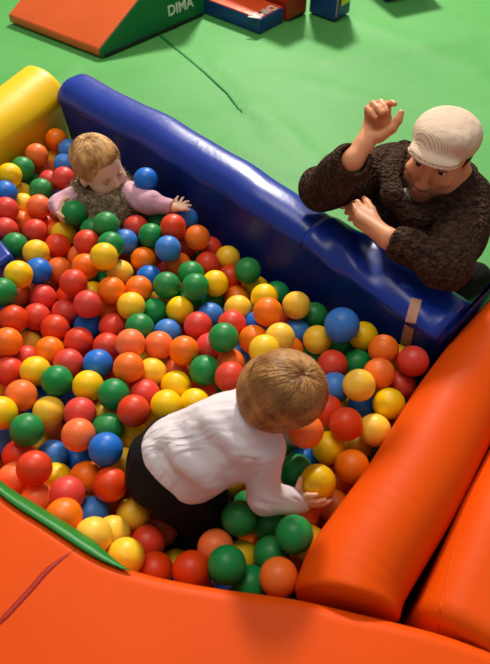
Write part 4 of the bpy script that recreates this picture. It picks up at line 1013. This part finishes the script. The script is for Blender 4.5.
    ('O', 0.1205, 0.5304, 0.2937, 'orange ball, neighbours orange left, orange-roll right, green above, orange below, by front wall'),
    ('G', 0.0569, 0.5083, 0.3652, 'green ball, neighbours yellow left, green right, green above, orange below, by front wall'),
    ('O', 0.0678, 0.4390, 0.4266, 'orange ball, neighbours green left, orange-roll right, green above, front-wall below, by front wall'),
    ('G', 0.0113, 0.4430, 0.3704, 'green ball, neighbours green left, orange right, green above, front-wall below, by front wall'),
    ('B', 0.0568, 0.4368, 0.2930, 'mostly hidden blue ball, orange left, orange right, orange above, front-wall below, by front wall'),
    ('O', 0.1314, 0.6048, 0.3495, 'orange ball, neighbours green left, orange right, toddler above, green below, along orange roll'),
    ('G', 0.1046, 0.8273, 0.2799, 'mostly hidden green ball, white-shirt left, orange right, white-shirt above, green below, by white-shirted toddler'),
    ('O', 0.1380, 0.7428, 0.4871, 'orange ball, neighbours white-shirt left, yellow right, brown-hair above, blue below, by white-shirted toddler'),
    ('Y', 0.1813, 0.8682, 0.3094, 'mostly hidden yellow ball, orange left, red right, red above, yellow below, by white-shirted toddler'),
    ('O', 0.2189, 0.9054, 0.2490, 'mostly hidden orange ball, orange left, red right, red above, yellow below, by white-shirted toddler'),
    ('R', 0.2351, 0.7786, 0.4579, 'red ball, neighbours red left, yellow right, blue above, yellow below, along orange roll'),
    ('Y', 0.1989, 0.7546, 0.3908, 'yellow ball, neighbours blue left, orange right, red above, yellow below, by white-shirted toddler'),
    ('B', 0.1429, 0.7443, 0.3347, 'blue ball, neighbours green left, yellow right, orange above, green below, by white-shirted toddler'),
    ('Y', 0.2768, 0.7893, 0.3377, 'yellow ball, neighbours yellow left, yellow right, red above, orange below, along orange roll'),
    ('O', 0.2460, 0.6938, 0.4120, 'orange ball, neighbours yellow left, orange-roll right, yellow above, orange below, along orange roll'),
    ('G', 0.1180, 0.6940, 0.3914, 'green ball, neighbours white-shirt left, yellow right, blue above, white-shirt below, by white-shirted toddler'),
    ('O', 0.2302, 0.7026, 0.3139, 'orange ball, neighbours yellow left, orange right, orange above, orange below, along orange roll'),
    ('Y', 0.1065, 0.6767, 0.3131, 'mostly hidden yellow ball, white-shirt left, green right, green above, white-shirt below, by white-shirted toddler'),
    ('O', 0.2061, 0.6307, 0.3389, 'orange ball, neighbours toddler left, orange-roll right, yellow above, orange-roll below, along orange roll'),
    ('R', 0.2237, 0.7699, 0.2716, 'mostly hidden red ball, yellow left, orange right, yellow above, yellow below, by white-shirted toddler'),
    ('R', 0.1683, 0.6522, 0.2457, 'mostly hidden red ball, orange left, orange-roll right, orange above, orange-roll below, along orange roll'),
    ('G', 0.0096, 0.6425, 0.3110, 'mostly hidden green ball, black-trousers left, white-shirt right, white-shirt above, green below, by white-shirted toddler'),
    ('G', 0.1999, 1.2015, 0.3601, 'green ball, neighbours yellow left, blue right, blue-wall above, yellow below, along blue wall'),
    ('Y', 0.1969, 1.0859, 0.3934, 'yellow ball, neighbours blue left, blue right, green above, green below, along blue wall'),
    ('Y', 0.3206, 1.0894, 0.4050, 'yellow ball, neighbours blue left, orange right, blue-wall above, green below, along blue wall'),
    ('G', 0.2686, 1.0984, 0.3451, 'green ball, neighbours yellow left, yellow right, blue above, red below, along blue wall'),
    ('O', 0.3573, 1.0098, 0.4455, 'orange ball, neighbours yellow left, blue-wall right, blue-wall above, orange below, along blue wall'),
    ('Y', 0.4059, 1.0271, 0.3847, 'mostly hidden yellow ball, orange left, red right, orange above, red below, along orange roll'),
    ('R', 0.4220, 0.9618, 0.4596, 'red ball, neighbours orange left, blue-wall right, blue-wall above, red below, along orange roll'),
    ('G', 0.1972, 1.0950, 0.3096, 'mostly hidden green ball, brown-hair left, red right, yellow above, brown-hair below, along blue wall'),
    ('R', 0.2287, 0.9937, 0.4025, 'red ball, neighbours brown-hair left, green right, green above, blue below, along blue wall'),
    ('G', 0.2987, 1.0192, 0.3740, 'green ball, neighbours red left, orange right, yellow above, yellow below, along blue wall'),
    ('B', 0.3440, 1.0787, 0.3279, 'mostly hidden blue ball, green left, orange right, yellow above, green below, along blue wall'),
    ('O', 0.3352, 0.9331, 0.4466, 'orange ball, neighbours yellow left, red right, orange above, yellow below, along orange roll'),
    ('O', 0.2745, 1.0536, 0.2707, 'mostly hidden orange ball, blue left, yellow right, red above, yellow below, along blue wall'),
    ('R', 0.4001, 0.9379, 0.3868, 'red ball, neighbours orange left, orange-roll right, red above, yellow below, along orange roll'),
    ('B', 0.2261, 0.9144, 0.4111, 'blue ball, neighbours brown-hair left, yellow right, red above, red below, by white-shirted toddler'),
    ('Y', 0.2764, 0.8831, 0.4668, 'yellow ball, neighbours blue left, orange right, green above, blue below, along orange roll'),
    ('R', 0.3531, 0.9515, 0.3237, 'mostly hidden red ball, yellow left, yellow right, orange above, yellow below, along orange roll'),
    ('B', 0.2986, 0.8818, 0.3747, 'blue ball, neighbours yellow left, yellow right, yellow above, red below, along orange roll'),
    ('Y', 0.3517, 0.8546, 0.4277, 'yellow ball, neighbours blue left, orange-roll right, orange above, yellow below, along orange roll'),
    ('R', 0.1986, 0.8402, 0.4210, 'red ball, neighbours brown-hair left, red right, blue above, red below, by white-shirted toddler'),
    ('Y', 0.2479, 0.9154, 0.3230, 'mostly hidden yellow ball, red left, blue right, blue above, red below, by white-shirted toddler'),
    ('Y', 0.3092, 0.7876, 0.4164, 'yellow ball, neighbours red left, orange-roll right, yellow above, orange-roll below, along orange roll'),
    ('R', 0.3632, 0.8695, 0.3292, 'mostly hidden red ball, yellow left, orange-roll right, yellow above, orange-roll below, along orange roll'),
    ('O', -0.0241, 1.2972, 0.3303, 'orange ball, neighbours yellow left, yellow right, red above, yellow below, along blue wall'),
    ('Y', -0.0196, 1.1969, 0.3951, 'yellow ball, neighbours green left, orange right, orange above, red below, along blue wall'),
    ('G', 0.0204, 1.2311, 0.3352, 'mostly hidden green ball, yellow left, orange right, yellow above, yellow below, along blue wall'),
    ('Y', 0.0553, 1.2232, 0.4150, 'yellow ball, neighbours orange left, green right, yellow above, orange below, along blue wall'),
    ('Y', 0.0348, 1.3499, 0.3190, 'yellow ball, neighbours orange left, yellow right, green above, yellow below, along blue wall'),
    ('O', 0.0606, 1.1219, 0.4660, 'orange ball, neighbours yellow left, yellow right, yellow above, yellow below, along blue wall'),
    ('Y', 0.1426, 1.1818, 0.4266, 'yellow ball, neighbours orange left, green right, blue-wall above, blue below, along blue wall'),
    ('R', 0.0954, 1.2008, 0.3367, 'mostly hidden red ball, orange left, yellow right, yellow above, yellow below, along blue wall'),
    ('B', 0.0383, 1.1419, 0.3921, 'blue ball, neighbours red left, orange right, orange above, orange below, along blue wall'),
    ('R', -0.0357, 1.1212, 0.4147, 'red ball, neighbours blue left, blue right, yellow above, green below, middle of pit'),
    ('G', -0.0554, 1.0358, 0.4626, 'green ball, neighbours red left, orange right, red above, orange below, middle of pit'),
    ('O', 0.0230, 1.0672, 0.4168, 'orange ball, neighbours green left, yellow right, blue above, yellow below, middle of pit'),
    ('Y', 0.0911, 1.0448, 0.4520, 'yellow ball, neighbours orange left, blue right, red above, brown-hair below, along blue wall'),
    ('Y', 0.0487, 0.9825, 0.4783, 'yellow ball, neighbours orange left, yellow right, orange above, brown-hair below, middle of pit'),
    ('B', -0.0240, 1.0727, 0.3429, 'mostly hidden blue ball, orange left, yellow right, orange above, orange below, middle of pit'),
    ('O', -0.0379, 1.0064, 0.3904, 'orange ball, neighbours red left, blue right, green above, red below, middle of pit'),
    ('R', -0.0369, 0.9311, 0.4345, 'red ball, neighbours green left, brown-hair right, orange above, white-shirt below, by white-shirted toddler'),
    ('O', 0.1199, 1.0658, 0.3735, 'mostly hidden orange ball, yellow left, yellow right, blue above, brown-hair below, along blue wall'),
    ('Y', -0.0542, 1.4517, 0.3510, 'yellow ball, neighbours red left, blue-wall right, blue-wall above, red below, along blue wall'),
    ('R', -0.0456, 1.3726, 0.3452, 'red ball, neighbours yellow left, green right, yellow above, orange below, along blue wall'),
    ('G', 0.0082, 1.3379, 0.4082, 'green ball, neighbours red left, blue-wall right, blue-wall above, yellow below, along blue wall'),
    ('O', -0.0125, 1.3992, 0.2776, 'mostly hidden orange ball, red left, yellow right, green above, orange below, along blue wall'),
    ('G', 0.0925, 1.2776, 0.3698, 'green ball, neighbours yellow left, blue-wall right, blue-wall above, yellow below, along blue wall'),
    ('B', 0.1459, 1.1424, 0.3574, 'blue ball, neighbours yellow left, yellow right, yellow above, yellow below, along blue wall'),
    ('b', 0.2537, 1.0754, 0.4669, 'largest blue ball, resting beside the dark blue wall right of the middle'),
    ('G', -0.5369, 1.5576, 0.4450, 'green ball held in the right hand of the fair toddler in the fur vest'),
    ('Y', 0.1620, 0.6437, 0.4350, 'yellow ball held in the hand of the bending toddler in the white shirt'),
]
# ---------------------------------------------------------------- balls
BR = .0396
RGB = {'R': (224, 52, 26), 'O': (250, 112, 12), 'Y': (252, 200, 10), 'G': (16, 138, 62), 'B': (34, 120, 212)}
NAME = {'R': 'red', 'O': 'orange', 'Y': 'yellow', 'G': 'green', 'B': 'blue'}
def ball_mesh(name, mat, r=BR):
    bm = bmesh.new(); bmesh.ops.create_uvsphere(bm, u_segments=36, v_segments=20, radius=r)
    for v in bm.verts:                       # moulded seam round the middle
        if abs(v.co.z) < r*.01: v.co.x *= 1.006; v.co.y *= 1.006
        if v.co.z > r*.999: v.co.z -= r*.03
    me = bpy.data.meshes.new(name); bm.to_mesh(me); bm.free()
    me.polygons.foreach_set('use_smooth', [True]*len(me.polygons)); me.materials.append(mat); return me
BMAT = {}
for k_, c_ in RGB.items():
    c1 = np.array(srgb(*c_)); c2 = c1.copy(); c2[:3] = c2[:3]*.86+.01
    BMAT[k_] = Mat(NAME[k_]+'_plastic', tuple(c1), .42, .4).mottle(tuple(c2), tuple(c1), 30, 2, .3, .6).m
    mt_ = BMAT[k_].node_tree; oi = mt_.nodes.new('ShaderNodeObjectInfo'); hs = mt_.nodes.new('ShaderNodeHueSaturation'); mr = mt_.nodes.new('ShaderNodeMapRange'); mr2 = mt_.nodes.new('ShaderNodeMapRange')
    mr.inputs['To Min'].default_value, mr.inputs['To Max'].default_value = .95, 1.03
    mr2.inputs['To Min'].default_value, mr2.inputs['To Max'].default_value = .497, .507
    pb_ = mt_.nodes['Principled BSDF']; src_ = pb_.inputs['Base Color'].links[0].from_socket
    mt_.links.new(oi.outputs['Random'], mr.inputs['Value']); mt_.links.new(mr.outputs['Result'], hs.inputs['Saturation'])
    mt_.links.new(oi.outputs['Random'], mr2.inputs['Value']); mt_.links.new(mr2.outputs['Result'], hs.inputs['Hue'])
    mt_.links.new(src_, hs.inputs['Color']); mt_.links.new(hs.outputs['Color'], pb_.inputs['Base Color'])
    BMAT[k_].node_tree.nodes['Principled BSDF'].inputs['Subsurface Weight'].default_value = .12
    BMAT[k_].node_tree.nodes['Principled BSDF'].inputs['Subsurface Radius'].default_value = (.01, .006, .003)
BME = {k_: ball_mesh(NAME[k_]+'_ball', m_) for k_, m_ in BMAT.items()}
BIGME = ball_mesh('large_blue_ball', BMAT['B'], .0465)
GRP = 'plastic balls in the pit'
BALLOBJ = []
for rec in BALLS:
    c_, x_, y_, z_, lab = rec
    o = bpy.data.objects.new('plastic_ball', BIGME if c_ == 'b' else BME[c_]); COL.objects.link(o)
    o.location = (x_, y_, z_)
    o.rotation_euler = [random.uniform(0, 6.28) for _ in range(3)]
    tag(o, lab, 'ball', GRP); BALLOBJ.append(o)
# the deeper layers nobody could count: one object
pts_v = np.array([b[1:4] for b in BALLS]); rad_v = np.array([.0465 if b[0] == 'b' else BR for b in BALLS])
poly = [(.44, 1.02), (-.70, 2.10), (-.89, 1.67), (-.885, 1.59), (-.70, .74), (-.62, .70), (-.50, .60), (-.365, .50), (-.22, .43), (-.085, .40), (.105, .40), (.185, .56), (.27, .70), (.38, .88)]
def edge_dist(x, y):
    ins = False; best = 9
    for i in range(len(poly)):
        (x1, y1), (x2, y2) = poly[i], poly[(i+1) % len(poly)]
        if (y1 > y) != (y2 > y) and x < (x2-x1)*(y-y1)/(y2-y1)+x1: ins = not ins
        dx, dy = x2-x1, y2-y1; t_ = max(0, min(1, ((x-x1)*dx+(y-y1)*dy)/(dx*dx+dy*dy)))
        best = min(best, math.hypot(x-x1-t_*dx, y-y1-t_*dy))
    return best if ins else -best
def in_block(x, y):
    a_ = [Vector(q) for q in BLOCK]
    c = Vector((sum(q[0] for q in BLOCK)/4, sum(q[1] for q in BLOCK)/4))
    return abs(x-c.x)/.093+abs(y-c.y)/.12 < 1.55
trees = []
bpy.context.view_layer.update()
for p_ in PEOPLE_MESHES:
    me_ = p_.data; mw = p_.matrix_world
    trees.append(BVHTree.FromPolygons([mw @ v.co for v in me_.vertices], [tuple(f.vertices) for f in me_.polygons]))
def clear_of_people(p):
    for tr in trees:
        loc, nrm, i, d_ = tr.find_nearest(Vector(p), .3)
        if loc is not None and (d_ < BR+.001 or (Vector(p)-loc).dot(nrm) < 0): return False
    return True
S = .0822; fill = []
for kz in range(5):
    z_ = .042+kz*S*.817
    for j_ in range(-2, 26):
        for i_ in range(-14, 14):
            x_ = i_*S+(.5*S if (j_+kz) % 2 else 0)-.12; y_ = .36+j_*S*.866+(S*.289 if kz % 2 else 0)
            if edge_dist(x_, y_) < BR+.012 or in_block(x_, y_): continue
            p_ = np.array([x_, y_, z_])
            vis_ = y_ > .4 and abs(x_)/(y_*.643+1.3*.766) < .37
            if (np.linalg.norm(pts_v-p_, axis=1) < rad_v+BR+.0005).any(): continue
            if vis_ and z_ > .30 and not (pts_v[(np.hypot(pts_v[:, 0]-x_, pts_v[:, 1]-y_) < .06)][:, 2] > z_+.03).any(): continue
            if not clear_of_people(p_): continue
            fill.append((p_, random.choice('RROOYYGB')))
bms = bmesh.new(); bmesh.ops.create_icosphere(bms, subdivisions=3, radius=BR)
mb = bpy.data.meshes.new('b'); bms.to_mesh(mb); bms.free()
bv = np.array([v.co for v in mb.vertices]); bf = np.array([f.vertices for f in mb.polygons])
V = np.concatenate([bv+p_ for p_, _ in fill]); Fc = np.concatenate([bf+len(bv)*i for i in range(len(fill))])
me = bpy.data.meshes.new('plastic_balls'); me.from_pydata(V.tolist(), [], Fc.tolist())
ks = list('ROYGB')
for k_ in ks: me.materials.append(BMAT[k_])
me.polygons.foreach_set('material_index', np.repeat([ks.index(c_) for _, c_ in fill], len(bf)).astype(np.int32))
o = mesh_obj('plastic_balls', me); tag(o, 'deeper layers of mixed coloured balls glimpsed between the top ones', 'balls', kind='stuff')
